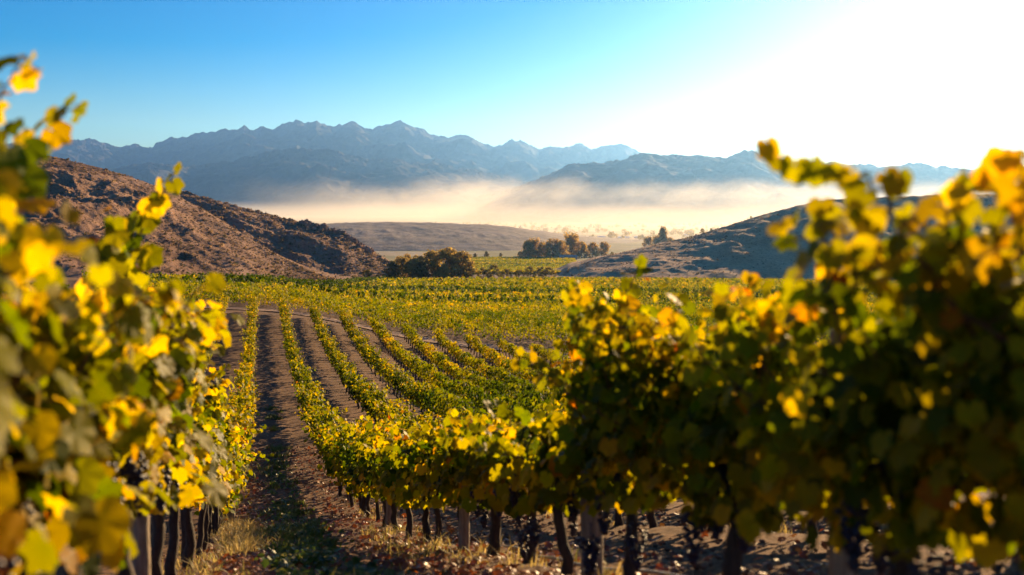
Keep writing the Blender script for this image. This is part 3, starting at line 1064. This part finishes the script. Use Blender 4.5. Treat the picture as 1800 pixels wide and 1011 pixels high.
# ------------------------------------------------------------------ trellis posts, wires, hose
post_defs = [(5.35, 0.0, .062, 'thick pale wooden trellis post among the dark trunks right of centre'),
             (9.0, 0.0, .05, 'slim pale wooden trellis post, next one down the row from the thick post'),
             (14.6, 0.0, .05, 'slim trellis post in the right row near the aisle, third from the camera'),
             (3.05, 0.12, .04, 'blurred wooden trellis post at the bottom right below a black grape bunch'),
             (21.0, 0.0, .05, 'small trellis post in the right row beyond the three pale ones')]
post_defs_l = [(6.0, 0.02, .055, 'blurred wooden trellis post with a sunlit edge at bottom left'),
               (17.6, 0.2, .055, 'grey wooden trellis post at the near end of the left trunks, beside the aisle'),
               (19.6, 0.16, .045, 'thin grey trellis post just beyond the aisle-side one on the left')]
rngp = np.random.RandomState(3)
for a, defs in ((R_ROW, post_defs), (L_ROW, post_defs_l)):
    for y, dx, r, lab in defs:
        g = float(ground(a + dx, y))
        root = empty('trellis_post', (a + dx, y, g))
        tag(root, lab, 'post', 'wooden trellis posts')
        pm = MB()
        z = np.linspace(-.1, 1.1, 7)
        tube(pm, np.stack([rngp.normal(0, .004, 7), rngp.normal(0, .004, 7), z], 1), r * np.linspace(1.05, .95, 7), 12, jitter=.04, rng=rngp)
        pm.build('post_shaft', M_post, root, True)
        sm = MB()
        for zz in (.72,):
            th_ = np.linspace(0, 4 * np.pi, 25)
            tube(sm, np.stack([np.cos(th_) * (r + .004), np.sin(th_) * (r + .004), zz + th_ * .0012], 1), .003, 5, cap=False)
        sm.build('wire_tie', M_wire, root)
for a, side in ((R_ROW, 'right'), (L_ROW, 'left')):
    for hz, what in ((.70, 'lower'), (1.05, 'upper')):
        wm = MB()
        yy = np.linspace(1, 40, 90)
        tube(wm, np.stack([np.full(90, a + .05 * (1 if side == 'left' else -1)), yy, ground(np.full(90, a), yy) + hz + .004 * np.sin(yy * 3)], 1), .003, 5)
        o = wm.build('trellis_wire', M_wire)
        tag(o, f'{what} galvanised wire strung along the posts of the row {side} of the aisle', 'wire', 'trellis wires')
hm = MB()
yy = np.linspace(4.5, 8.6, 40)
hx = 2.05 + .05 * np.sin(yy * 1.7)
tube(hm, np.stack([hx, yy, ground(hx, yy) + .07 + .01 * np.sin(yy * 4)], 1), .011, 8)
o = hm.build('irrigation_hose', M_hose, smooth=True)
tag(o, 'pale drip irrigation hose lying on the soil beneath the right foreground vines', 'hose')

# ------------------------------------------------------------------ weeds, grass, fallen leaves
rngw = np.random.RandomState(21)


def tufts(mb_, cx, cyy, n, hgt, spread, tone, wid=.006):
    """grass blades in tufts"""
    for k in range(len(cx)):
        m = n
        a = rngw.uniform(0, 6.28, m)
        r = spread * np.sqrt(rngw.rand(m))
        x, y = cx[k] + r * np.cos(a), cyy[k] + r * np.sin(a)
        z = ground(x, y)
        h = hgt * rngw.uniform(.4, 1.1, m) * (1.2 - .6 * r / spread)
        la, ll = rngw.uniform(0, 6.28, m), h * rngw.uniform(.3, 1.3, m)
        tx, ty = x + np.cos(la) * ll, y + np.sin(la) * ll
        wx, wy = -np.sin(la + rngw.normal(0, .6, m)) * wid, np.cos(la) * wid
        mx, my = x + np.cos(la) * ll * .3, y + np.sin(la) * ll * .3
        v = np.stack([np.stack([x - wx, y - wy, z - .01], 1), np.stack([x + wx, y + wy, z - .01], 1),
                      np.stack([mx + wx * .8, my + wy * .8, z + h * .6], 1), np.stack([mx - wx * .8, my - wy * .8, z + h * .6], 1),
                      np.stack([tx, ty, z + h], 1)], 1).reshape(-1, 3)
        b = np.arange(m)[:, None] * 5
        t = np.clip(tone + rngw.normal(0, .09, m), 0, 1)
        mb_.add(v, f3=b + np.array([[3, 2, 4]]), f4=b + np.array([[0, 1, 2, 3]]), col=np.repeat(np.stack([t, rngw.rand(m), t * 0], 1), 5, 0))


gm = MB()
# dry tufts under the vines
for a, n_ in ((L_ROW, 110), (R_ROW, 30), (R_ROW + GAP, 30), (L_ROW - GAP, 40)):
    yv = rngw.uniform(3.5, 34, n_)**1.0
    tufts(gm, a + rngw.normal(.08, .17, n_), yv, 22, .20, .11, .66)
tufts(gm, L_ROW + .42 + rngw.normal(0, .13, 46), rngw.uniform(11.5, 17, 46), 30, .26, .18, .74)
tufts(gm, R_ROW - .35 + rngw.normal(0, .12, 20), rngw.uniform(7, 14, 20), 24, .18, .14, .64)
# a strip of green weeds down the middle of the aisle
yv = np.concatenate([rngw.uniform(6, 14, 95), rngw.uniform(14, 24, 90), rngw.uniform(24, 45, 60)])
keep = fbm(yv * .55, yv * 0 + 3.3, 2) > .0
yv = yv[keep]
tufts(gm, .55 + rngw.normal(0, .20, len(yv)) - .1 * sstep(5, 14, yv) , yv, 40, .20, .17, .38, .009)
o = gm.build('grass', M_grass)
tag(o, 'dry straw tufts under the vines and green weeds along the aisle', 'grass', kind='stuff')

wm = MB()
n = 6400
yv = np.concatenate([rngw.uniform(5, 14, 3600), rngw.uniform(14, 30, 2800)])
xv = .45 + rngw.normal(0, .19, n)
keep = fbm(xv * 1.6, yv * .75, 3) > .06
xv, yv = xv[keep], yv[keep]
n = len(xv)
p = np.stack([xv, yv, ground(xv, yv) + rngw.uniform(.01, .13, n)], 1)
leaves(wm, p, np.stack([rngw.normal(0, .5, n), rngw.normal(0, .5, n), np.ones(n)], 1), rngw.normal(0, 1, (n, 3)), rngw.uniform(.02, .055, n),
       np.stack([np.clip(.36 + .14 * rngw.randn(n), 0, 1), rngw.rand(n), np.zeros(n)], 1), LEAF2)
o = wm.build('weeds', M_grass)
tag(o, 'low broadleaf weeds growing in the middle of the aisle', 'weeds', kind='stuff')

lm = MB()
n = 5200
side = rngw.rand(n)
xv = np.where(side < .34, L_ROW + .45 + rngw.normal(0, .28, n), np.where(side < .7, R_ROW - .3 + rngw.normal(0, .45, n), rngw.uniform(-1, 6.5, n)))
yv = 3 + 30 * rngw.rand(n)**1.7
p = np.stack([xv, yv, ground(xv, yv) + rngw.uniform(.03, .06, n)], 1)
leaves(lm, p, np.stack([rngw.normal(0, .35, n), rngw.normal(0, .35, n), np.ones(n)], 1), rngw.normal(0, 1, (n, 3)), rngw.uniform(.03, .06, n),
       np.stack([rngw.rand(n), rngw.rand(n), np.zeros(n)], 1), LEAF1)
o = lm.build('leaf_litter', M_litter)
tag(o, 'fallen red and brown vine leaves scattered on the soil', 'fallen leaves', kind='stuff')

sm = MB()
n = 3000
xv, yv = rngw.uniform(-1.2, 6, n), 3 + 32 * rngw.rand(n)**1.5
bv, bf = ball()
for k in range(n):
    s = rngw.uniform(.008, .03)
    sm.add(bv * np.array([1, rngw.uniform(.6, 1), rngw.uniform(.4, .8)]) * s * (1 + .15 * rngw.randn(len(bv), 1)) + np.array([xv[k], yv[k], float(ground(xv[k], yv[k])) + .02]), f3=bf)
o = sm.build('gravel', M_boulder)
tag(o, 'small stones strewn over the vineyard soil', 'stones', kind='stuff')

# ------------------------------------------------------------------ scrub and boulders on the hills
sc, bo = MB(), MB()
rngh = np.random.RandomState(8)


def scatter(X, Y, Z, Sg, n, msize, front_only=True, rock=0, crest=0):
    nr, nc = X.shape
    a = rngh.randint(2, nr - 2, n * 3)
    b = rngh.randint(1, nc - 2, n * 3)
    k = (Sg[a, b] < .06)
    a, b = a[k][:n], b[k][:n]
    da, db = rngh.rand(len(a)), rngh.rand(len(a))
    g = lambda Q: Q[a, b] * (1 - da) * (1 - db) + Q[a + 1, b] * da * (1 - db) + Q[a, b + 1] * (1 - da) * db + Q[a + 1, b + 1] * da * db
    p = np.stack([g(X), g(Y), g(Z)], 1)
    ok = p[:, 2] > ground(p[:, 0], p[:, 1]) + .2
    p = p[ok]
    q = 7
    m = len(p) * q
    sz = np.repeat(msize * rngh.uniform(.5, 1.3, len(p)) * np.where(rngh.rand(len(p)) > .95, 1.9, 1), q)
    off = rngh.normal(0, .55, (m, 3)) * sz[:, None]
    off[:, 2] = np.abs(off[:, 2]) * .8 + .1 * sz
    pos = np.repeat(p, q, 0) + off
    vt = np.repeat(rngh.rand(len(p)), q)
    leaves(sc, pos, off + rngh.normal(0, .5, (m, 3)) * sz[:, None], rngh.normal(0, 1, (m, 3)), sz * .75, np.stack([np.clip(vt + rngh.normal(0, .1, m), 0, 1), rngh.rand(m), np.zeros(m)], 1), CARD)
    for t in range(rock):
        k = rngh.randint(len(p))
        s = msize * rngh.uniform(.3, 1.2) * (2.0 if rngh.rand() > .93 else 1)
        bo.add(bv * np.array([1, rngh.uniform(.6, 1.1), rngh.uniform(.5, .9)]) * s * (1 + .22 * rngh.randn(len(bv), 1)) + p[k] + rngh.normal(0, 1.5, 3) * np.array([1, 1, 0]), f3=bf)


scatter(*front_hill, 9000, .30, rock=1500)
scatter(*back_hill, 3500, .5, rock=1000)
scatter(*right_hill, 3200, .36, rock=500)
# outcrop along the back crest
X, Y, Z, Sg = back_hill
r0 = int(np.argmin(np.abs(Sg[:, 0])))
for t in range(150):
    b = rngh.randint(int(X.shape[1] * .62), int(X.shape[1] * .83))
    a = r0 - int(abs(rngh.normal(0, 7)))
    s = rngh.uniform(.7, 2.0)
    bo.add(bv * np.array([1, 1, rngh.uniform(.7, 1.2)]) * s * (1 + .25 * rngh.randn(len(bv), 1)) + np.array([X[a, b], Y[a, b], Z[a, b] - .3]), f3=bf)
o = sc.build('scrub_bushes', M_scrub)
tag(o, 'dry low scrub dotted all over the hillsides', 'scrub', kind='stuff')
o = bo.build('boulders', M_boulder)
tag(o, 'reddish boulders and rocks strewn over the hillsides', 'rocks', kind='stuff')


# ------------------------------------------------------------------ trees
def tree_meshes(rng, kind):
    """crown of leaf clumps on real limbs; unit height 1"""
    tm, cm_ = MB(), MB()
    if kind == 'broad':
        base, wide, n_l, tone = .06, .50, 34, .72
    elif kind == 'poplar':
        base, wide, n_l, tone = .08, .22, 24, .86
    elif kind == 'willow':
        base, wide, n_l, tone = .05, .40, 28, .9
    elif kind == 'dark':
        base, wide, n_l, tone = .05, .42, 24, .3
    else:
        base, wide, n_l, tone = .03, .55, 18, .25
    tube(tm, [(0, 0, -.03), (.01, 0, base), (.02, .01, .35), (.0, .02, .62)], (.035, .028, .018, .006), 7)
    pos, nrm, siz, tin = [], [], [], []
    for k in range(n_l):
        z = base + (1 - base) * ((k + rng.rand()) / n_l)**.9
        prof = {'broad': math.sin(math.pi * min(1, (z * .86 + .12)))**.6, 'poplar': math.sin(math.pi * min(1, z * .8 + .18))**.7, 'willow': math.sin(math.pi * min(1, z * .75 + .2))**.55,
                'dark': math.sin(math.pi * min(1, z * .86 + .12))**.7}.get(kind, math.sin(math.pi * min(1, z * .6 + .35))**.6)
        a = k * 2.4 + rng.normal(0, .5)
        rr = wide * prof * rng.uniform(.35, 1.0)
        e = np.array([math.cos(a) * rr, math.sin(a) * rr, z])
        s0 = np.array([0.01, 0.01, max(base * .8, z * .55)])
        tube(tm, [s0, (s0 + e) / 2 + np.array([0, 0, .03]), e], (.011, .007, .003), 4, cap=False)
        cr = rng.uniform(.12, .20) * (1 if kind != 'poplar' else .75)
        m = 95
        d = rng.normal(0, 1, (m, 3))
        d /= np.linalg.norm(d, axis=1, keepdims=True)
        q = e + d * cr * rng.uniform(.35, 1.08, (m, 1)) * np.array([1, 1, 1.25 if kind in ('poplar', 'willow') else .85])
        pos.append(q)
        nrm.append(d + rng.normal(0, .5, (m, 3)))
        siz.append(rng.uniform(.02, .042, m))
        tt = tone + rng.normal(0, .07) + rng.normal(0, .08, m)
        tin.append(np.stack([np.clip(tt, 0, 1), rng.rand(m), np.zeros(m)], 1))
    pos, nrm, siz, tin = map(np.concatenate, (pos, nrm, siz, tin))
    pos[:, 2] = np.maximum(pos[:, 2], .01)
    leaves(cm_, pos, nrm, rng.normal(0, 1, pos.shape) + np.array([0, 0, -1]), siz, tin, LEAF2)
    return tm.mesh('trunk', M_tbark, True), cm_.mesh('crown', M_tree)


TREES = {k: [tree_meshes(np.random.RandomState(40 + q + 10 * i), k) for q in range(3)] for i, k in enumerate(('broad', 'poplar', 'willow', 'dark', 'bush'))}
rngt = np.random.RandomState(77)


def tree(kind, px, dist, hpx, label, name='tree', cat='tree', group=None, wide=1.0):
    x, y = depth_xy(px, dist)
    z = float(ground(x, y))
    h = hpx / F * dist
    root = empty(name, (float(x), float(y), z - .1), rngt.uniform(0, 6.28))
    s = h
    root.scale = (s * wide, s * wide, s)
    for nm, me in zip(('trunk', 'crown'), TREES[kind][rngt.randint(3)]):
        o_ = bpy.data.objects.new(nm, me)
        C.objects.link(o_)
        o_.parent = root
    tag(root, label, cat, group)
    return root


G1 = 'trees at the edge of the vineyard'
tree('broad', 760, 485, 47, 'tall bronze-green tree on the left of the largest clump', group=G1, wide=1.15)
tree('broad', 785, 478, 51, 'tallest rounded bronze tree in the middle of the valley clump', group=G1, wide=1.2)
tree('broad', 809, 482, 46, 'rounded brownish tree at the right end of the valley clump', group=G1, wide=1.2)
tree('willow', 781, 470, 26, 'pale low tree at the foot of the tallest rounded tree', group=G1)
tree('dark', 690, 470, 32, 'dark green tree at the left end of the clump, by the hill foot', group=G1, wide=1.1)
tree('broad', 708, 478, 38, 'olive tree between the dark one and the middle of the clump', group=G1)
tree('broad', 727, 474, 36, 'mid-height brownish tree in the left half of the clump', group=G1, wide=1.1)
tree('dark', 743, 470, 31, 'low dark tree just left of the tall bronze trees', group=G1, wide=1.1)
G2 = 'bushes along the vineyard edge'
for k, (px, d, h, w, lab) in enumerate([
        (600, 430, 9, 1.2, 'low bush at the foot of the front hill, near a small white building'), (622, 445, 8, 1.6, 'flat green bush right of the small white building'),
        (645, 455, 15, 1.0, 'upright dark bush between hill foot and the tree clump'), (662, 450, 9, 1.5, 'flat dark hedge bush left of the tree clump'),
        (676, 455, 9, 1.5, 'low hedge bush touching the left of the tree clump'), (828, 480, 11, 1.3, 'brownish bush just right of the large clump'),
        (850, 485, 11, 1.2, 'olive bush beside the yellow field, second right of the clump'), (868, 488, 14, 1.0, 'taller dark bush at the near edge of the yellow field'),
        (890, 500, 9, 1.5, 'flat bush at the near edge of the yellow field'), (912, 505, 8, 1.5, 'small flat bush right of the taller dark bush'),
        (932, 510, 11, 1.0, 'dark pointed bush near the right end of the bush line'), (950, 515, 10, 1.2, 'dark bush next to the foot of the right hill'), (965, 518, 10, 1.2, 'last dark bush of the line at the right hill foot')]):
    tree('bush', px, d, h * (1.3 if px < 700 else 1.75), lab, 'bush', 'bush', G2, w)
G3 = 'hazy poplars beyond the yellow field'
for kind, px, d, h, lab in [('willow', 928, 1120, 24, 'hazy golden poplar at the left end of the poplar line'), ('willow', 938, 1125, 27, 'golden poplar second from left in the hazy line'),
                            ('willow', 953, 1120, 22, 'small hazy golden tree between two taller poplar groups'), ('willow', 972, 1110, 27, 'wide golden poplar in the middle of the hazy line'),
                            ('willow', 986, 1105, 25, 'golden poplar with a dark foot beside the plaster building'), ('willow', 1004, 1160, 33, 'tallest hazy poplar of the line, above the plaster building'),
                            ('willow', 1022, 1150, 22, 'hazy rounded tree right of the tallest poplar'), ('willow', 1042, 1180, 20, 'small hazy tree lowest beside the right hill slope'),
                            ('willow', 1062, 1200, 20, 'hazy tree above the right hill slope'), ('broad', 915, 1130, 10, 'low dark hazy tree left of the golden poplars'),
                            ('poplar', 1165, 1500, 32, 'tall hazy poplar standing alone above the right hill crest'), ('willow', 1155, 1500, 20, 'hazy tree at the left foot of the lone tall poplar'),
                            ('willow', 1178, 1510, 18, 'hazy tree at the right foot of the lone tall poplar'), ('willow', 1140, 1550, 18, 'short hazy poplar left of the lone tall group')]:
    tree(kind, px, d, h * 1.2, lab, 'poplar_tree', 'poplar', G3, 1.1)
G4 = 'autumn trees under the low ridge'
for px, d, h, kind, lab in [(700, 900, 15, 'willow', 'small orange autumn tree in front of the low ridge, leftmost'), (716, 900, 19, 'willow', 'orange-topped autumn tree below the low ridge'),
                            (731, 905, 17, 'broad', 'autumn tree below the low ridge, left of the large clump'), (835, 1100, 10, 'dark', 'small dark tree under the low ridge near the yellow field'),
                            (855, 1120, 12, 'dark', 'dark tree beneath the low ridge, behind the yellow field'), (880, 1130, 9, 'dark', 'lowest dark tree beneath the low ridge')]:
    tree(kind, px, d, h, lab, 'tree', 'tree', G4)
G5 = 'lone shrubs on the right hill crest'
for px, d, h, lab in [(1236, 624, 9, 'round shrub standing on the right hill crest'), (1248, 627, 5, 'tiny shrub next to the round shrub on the right hill crest'), (1319, 645, 5, 'small lone shrub high on the right hill crest'),
                      (1075, 583, 7, 'shrub low on the right hill crest')]:
    q = tree('bush', px, d, h, lab, 'shrub', 'shrub', G5)
    jj = int(np.argmin(np.abs(np.linspace(950, 2500, 420) - px)))
    r0 = int(np.argmin(np.abs(right_hill[3][:, 0])))
    q.location = (right_hill[0][r0, jj], right_hill[1][r0, jj], right_hill[2][r0, jj] - .4)

# far valley groves: one mass
fg = MB()
n = 900
d = rngt.uniform(2100, 5200, n)
px = rngt.uniform(560, 1330, n)
xs, ys = depth_xy(px, d)
dens = fbm(xs * .0016, ys * .0025, 3)
k = dens > -.05
xs, ys, d = xs[k], ys[k], d[k]
for q in range(len(xs)):
    h = rngt.uniform(8, 22)
    m = 40
    dd = rngt.normal(0, 1, (m, 3))
    dd /= np.linalg.norm(dd, axis=1, keepdims=True)
    p = np.array([xs[q], ys[q], float(ground(xs[q], ys[q])) + h * .5]) + dd * np.array([h * .55, h * .55, h * .5]) * rngt.uniform(.4, 1, (m, 1))
    leaves(fg, p, dd, rngt.normal(0, 1, (m, 3)), rngt.uniform(.1, .2, m) * h, np.stack([np.clip(.35 + .2 * rngt.randn() + .1 * rngt.randn(m), 0, 1), rngt.rand(m), np.zeros(m)], 1), CARD)
o = fg.build('distant_groves', M_tree)
tag(o, 'hazy groves scattered over the far valley floor', 'distant trees', kind='stuff')


# ------------------------------------------------------------------ small far buildings
def building(px, dist, wpx, hpx, label, mats, dz=0.0, name='farm_shed'):
    x, y = depth_xy(px, dist)
    w, h = wpx / F * dist, hpx / F * dist
    root = empty(name, (float(x), float(y), float(ground(x, y)) + dz), -TH)
    tag(root, label, 'building', 'small buildings in the valley')
    dp = w * .45

    def bx(m_, x0, x1, y0, y1, z0, z1):
        v = [(x0, y0, z0), (x1, y0, z0), (x1, y1, z0), (x0, y1, z0), (x0, y0, z1), (x1, y0, z1), (x1, y1, z1), (x0, y1, z1)]
        m_.add(v, f4=[(0, 3, 2, 1), (4, 5, 6, 7), (0, 1, 5, 4), (1, 2, 6, 5), (2, 3, 7, 6), (3, 0, 4, 7)])
    m_ = MB()
    bx(m_, -w / 2, w / 2, -dp / 2, dp / 2, -2, h * .62)
    m_.build('wall', mats[0], root)
    m_ = MB()
    e, t = w * .03, h * .05
    v = [(-w / 2 - e, -dp / 2 - e, h * .62 + .003), (w / 2 + e, -dp / 2 - e, h * .62 + .003), (w / 2 + e, dp / 2 + e, h * .62 + .003), (-w / 2 - e, dp / 2 + e, h * .62 + .003), (-w / 2 - e, 0, h), (w / 2 + e, 0, h)]
    m_.add(v, f4=[(0, 1, 5, 4), (2, 3, 4, 5), (0, 3, 2, 1)], f3=[(1, 2, 5), (3, 0, 4)])
    m_.build('roof', mats[1], root)
    m_ = MB()
    bx(m_, -w * .06, w * .06, -dp / 2 - .08, -dp / 2 + .02, 0, h * .42)
    m_.build('door', M_dark, root)


W2 = (M_white, M_roof)
building(968, 2700, 24, 5, 'long white shed at the near edge of the hazy valley', W2)
building(984, 2760, 12, 4, 'small white shed just right of the long white one', W2)
building(1035, 2650, 10, 4, 'small white shed left of the bright pale shed', W2)
building(1057, 2600, 13, 5, 'bright pale shed in the middle of the hazy valley', W2)
building(1096, 2600, 20, 4, 'wide low pale shed right of the bright one', W2)
building(1119, 2640, 9, 4, 'tiny pale shed above the slope of the right hill', W2)
building(1205, 3000, 14, 4, 'faint pale shed nearest to the right hill crest', W2)
building(999, 1090, 30, 8, 'long pinkish plaster building beside the golden poplars', (M_clay, M_clay))
building(578, 420, 8, 5, 'tiny white building at the foot of the front hill', W2)
building(672, 470, 9, 4, 'tiny white building in front of the dark trees', W2)

# ------------------------------------------------------------------ fog bank over the valley
m, nt, out = new_mat('valley_fog')
geo = N(nt, 'ShaderNodeNewGeometry')
pos = geo.outputs['Position']
mp = N(nt, 'ShaderNodeMapping')
mp.inputs['Scale'].default_value = (1, .4, 1.6)
nt.links.new(pos, mp.inputs['Vector'])
f1 = noise(nt, 0.0011, 4, 0.55, mp.outputs[0], 0.3)
f2 = noise(nt, 0.0048, 4, 0.6, mp.outputs[0], 0.5)
sx = N(nt, 'ShaderNodeSeparateXYZ')
nt.links.new(pos, sx.inputs[0])
# top of the fog: base height plus lumps
ad = N(nt, 'ShaderNodeMath', operation='MULTIPLY_ADD')
nt.links.new(f1, ad.inputs[0])
ad.inputs[1].default_value = 260.0
ad.inputs[2].default_value = -228.0
ad2 = N(nt, 'ShaderNodeMath', operation='MULTIPLY_ADD')
nt.links.new(f2, ad2.inputs[0])
ad2.inputs[1].default_value = 330.0
nt.links.new(ad.outputs[0], ad2.inputs[2])
sub = N(nt, 'ShaderNodeMath', operation='SUBTRACT')
nt.links.new(ad2.outputs[0], sub.inputs[0])
nt.links.new(sx.outputs['Z'], sub.inputs[1])
mr = N(nt, 'ShaderNodeMapRange')
mr.interpolation_type = 'SMOOTHSTEP'
mr.inputs['From Min'].default_value = -50
mr.inputs['From Max'].default_value = 150
mr.inputs['To Min'].default_value = 0
mr.inputs['To Max'].default_value = 1.0
nt.links.new(sub.outputs[0], mr.inputs['Value'])
def lin(src, f0, f1):
    r = N(nt, 'ShaderNodeMapRange')
    r.interpolation_type = 'SMOOTHSTEP'
    r.inputs['From Min'].default_value = f0
    r.inputs['From Max'].default_value = f1
    nt.links.new(src, r.inputs['Value'])
    return r.outputs[0]


def mth(op, p, q):
    r = N(nt, 'ShaderNodeMath', operation=op)
    for k_, v_ in enumerate((p, q)):
        if hasattr(v_, 'is_output'):
            nt.links.new(v_, r.inputs[k_])
        else:
            r.inputs[k_].default_value = v_
    return r.outputs[0]


along = N(nt, 'ShaderNodeVectorMath', operation='DOT_PRODUCT')
along.inputs[1].default_value = (SN, CS, 0)
nt.links.new(pos, along.inputs[0])
acr = N(nt, 'ShaderNodeVectorMath', operation='DOT_PRODUCT')
acr.inputs[1].default_value = (CS, -SN, 0)
nt.links.new(pos, acr.inputs[0])
bank = mth('MULTIPLY', mth('MULTIPLY', mth('MULTIPLY', mr.outputs[0], lin(sx.outputs['Z'], -160, -85)), mth('MULTIPLY', lin(along.outputs['Value'], 5200, 5900), mth('MULTIPLY', lin(along.outputs['Value'], 7500, 6600), lin(acr.outputs['Value'], -1900, -300)))), 0.00065)
mist = mth('MULTIPLY', mth('MULTIPLY', lin(sx.outputs['Z'], -20, -125), lin(along.outputs['Value'], 900, 2300)), 0.00024)
den = mth('ADD', bank, mist)
pv = N(nt, 'ShaderNodeVolumePrincipled')
pv.inputs['Color'].default_value = (.88, .80, .67, 1)
pv.inputs['Anisotropy'].default_value = 0.5
nt.links.new(den, pv.inputs['Density'])
nt.links.new(pv.outputs[0], out.inputs['Volume'])
fb = MB()
q = np.linspace(330, 2300, 40)
top = 170 + 0 * q
v = []
for dist, zf in ((860, 0), (7700, 0)):
    x, y = depth_xy(q, dist)
    v.append(np.stack([x, y, np.full_like(x, -185)], 1))
    v.append(np.stack([x, y, top], 1))
v = np.concatenate(v)
k = len(q)
f = []
for t in range(k - 1):
    f += [(t, t + 1, k + t + 1, k + t), (3 * k + t, 3 * k + t + 1, 2 * k + t + 1, 2 * k + t), (k + t, k + t + 1, 3 * k + t + 1, 3 * k + t), (2 * k + t, 2 * k + t + 1, t + 1, t)]
f += [(0, k, 3 * k, 2 * k), (k - 1, 3 * k - 1, 4 * k - 1, 2 * k - 1)]
fb.add(v, f4=f)
m.cycles.volume_step_rate = 0.35
o = fb.build('fog', m)
tag(o, 'bright cream bank of morning fog lying in the valley below the mountains', 'fog', kind='stuff')

# ------------------------------------------------------------------ the air
m, nt, out = new_mat('valley_haze')
pv = N(nt, 'ShaderNodeVolumePrincipled')
pv.inputs['Color'].default_value = (.21, .48, 1.0, 1)
pv.inputs['Density'].default_value = HAZE_DENSITY
pv.inputs['Anisotropy'].default_value = 0.64
nt.links.new(pv.outputs[0], out.inputs['Volume'])
hb_ = MB()
x0, x1, y0, y1, z0, z1 = -22000, 26000, -400, 26000, -240, 1400
hb_.add([(x0, y0, z0), (x1, y0, z0), (x1, y1, z0), (x0, y1, z0), (x0, y0, z1), (x1, y0, z1), (x1, y1, z1), (x0, y1, z1)],
        f4=[(0, 3, 2, 1), (4, 5, 6, 7), (0, 1, 5, 4), (1, 2, 6, 5), (2, 3, 7, 6), (3, 0, 4, 7)])
o = hb_.build('haze', m)
tag(o, 'pale morning haze filling the air between the vineyard and the mountains', 'haze', kind='stuff')
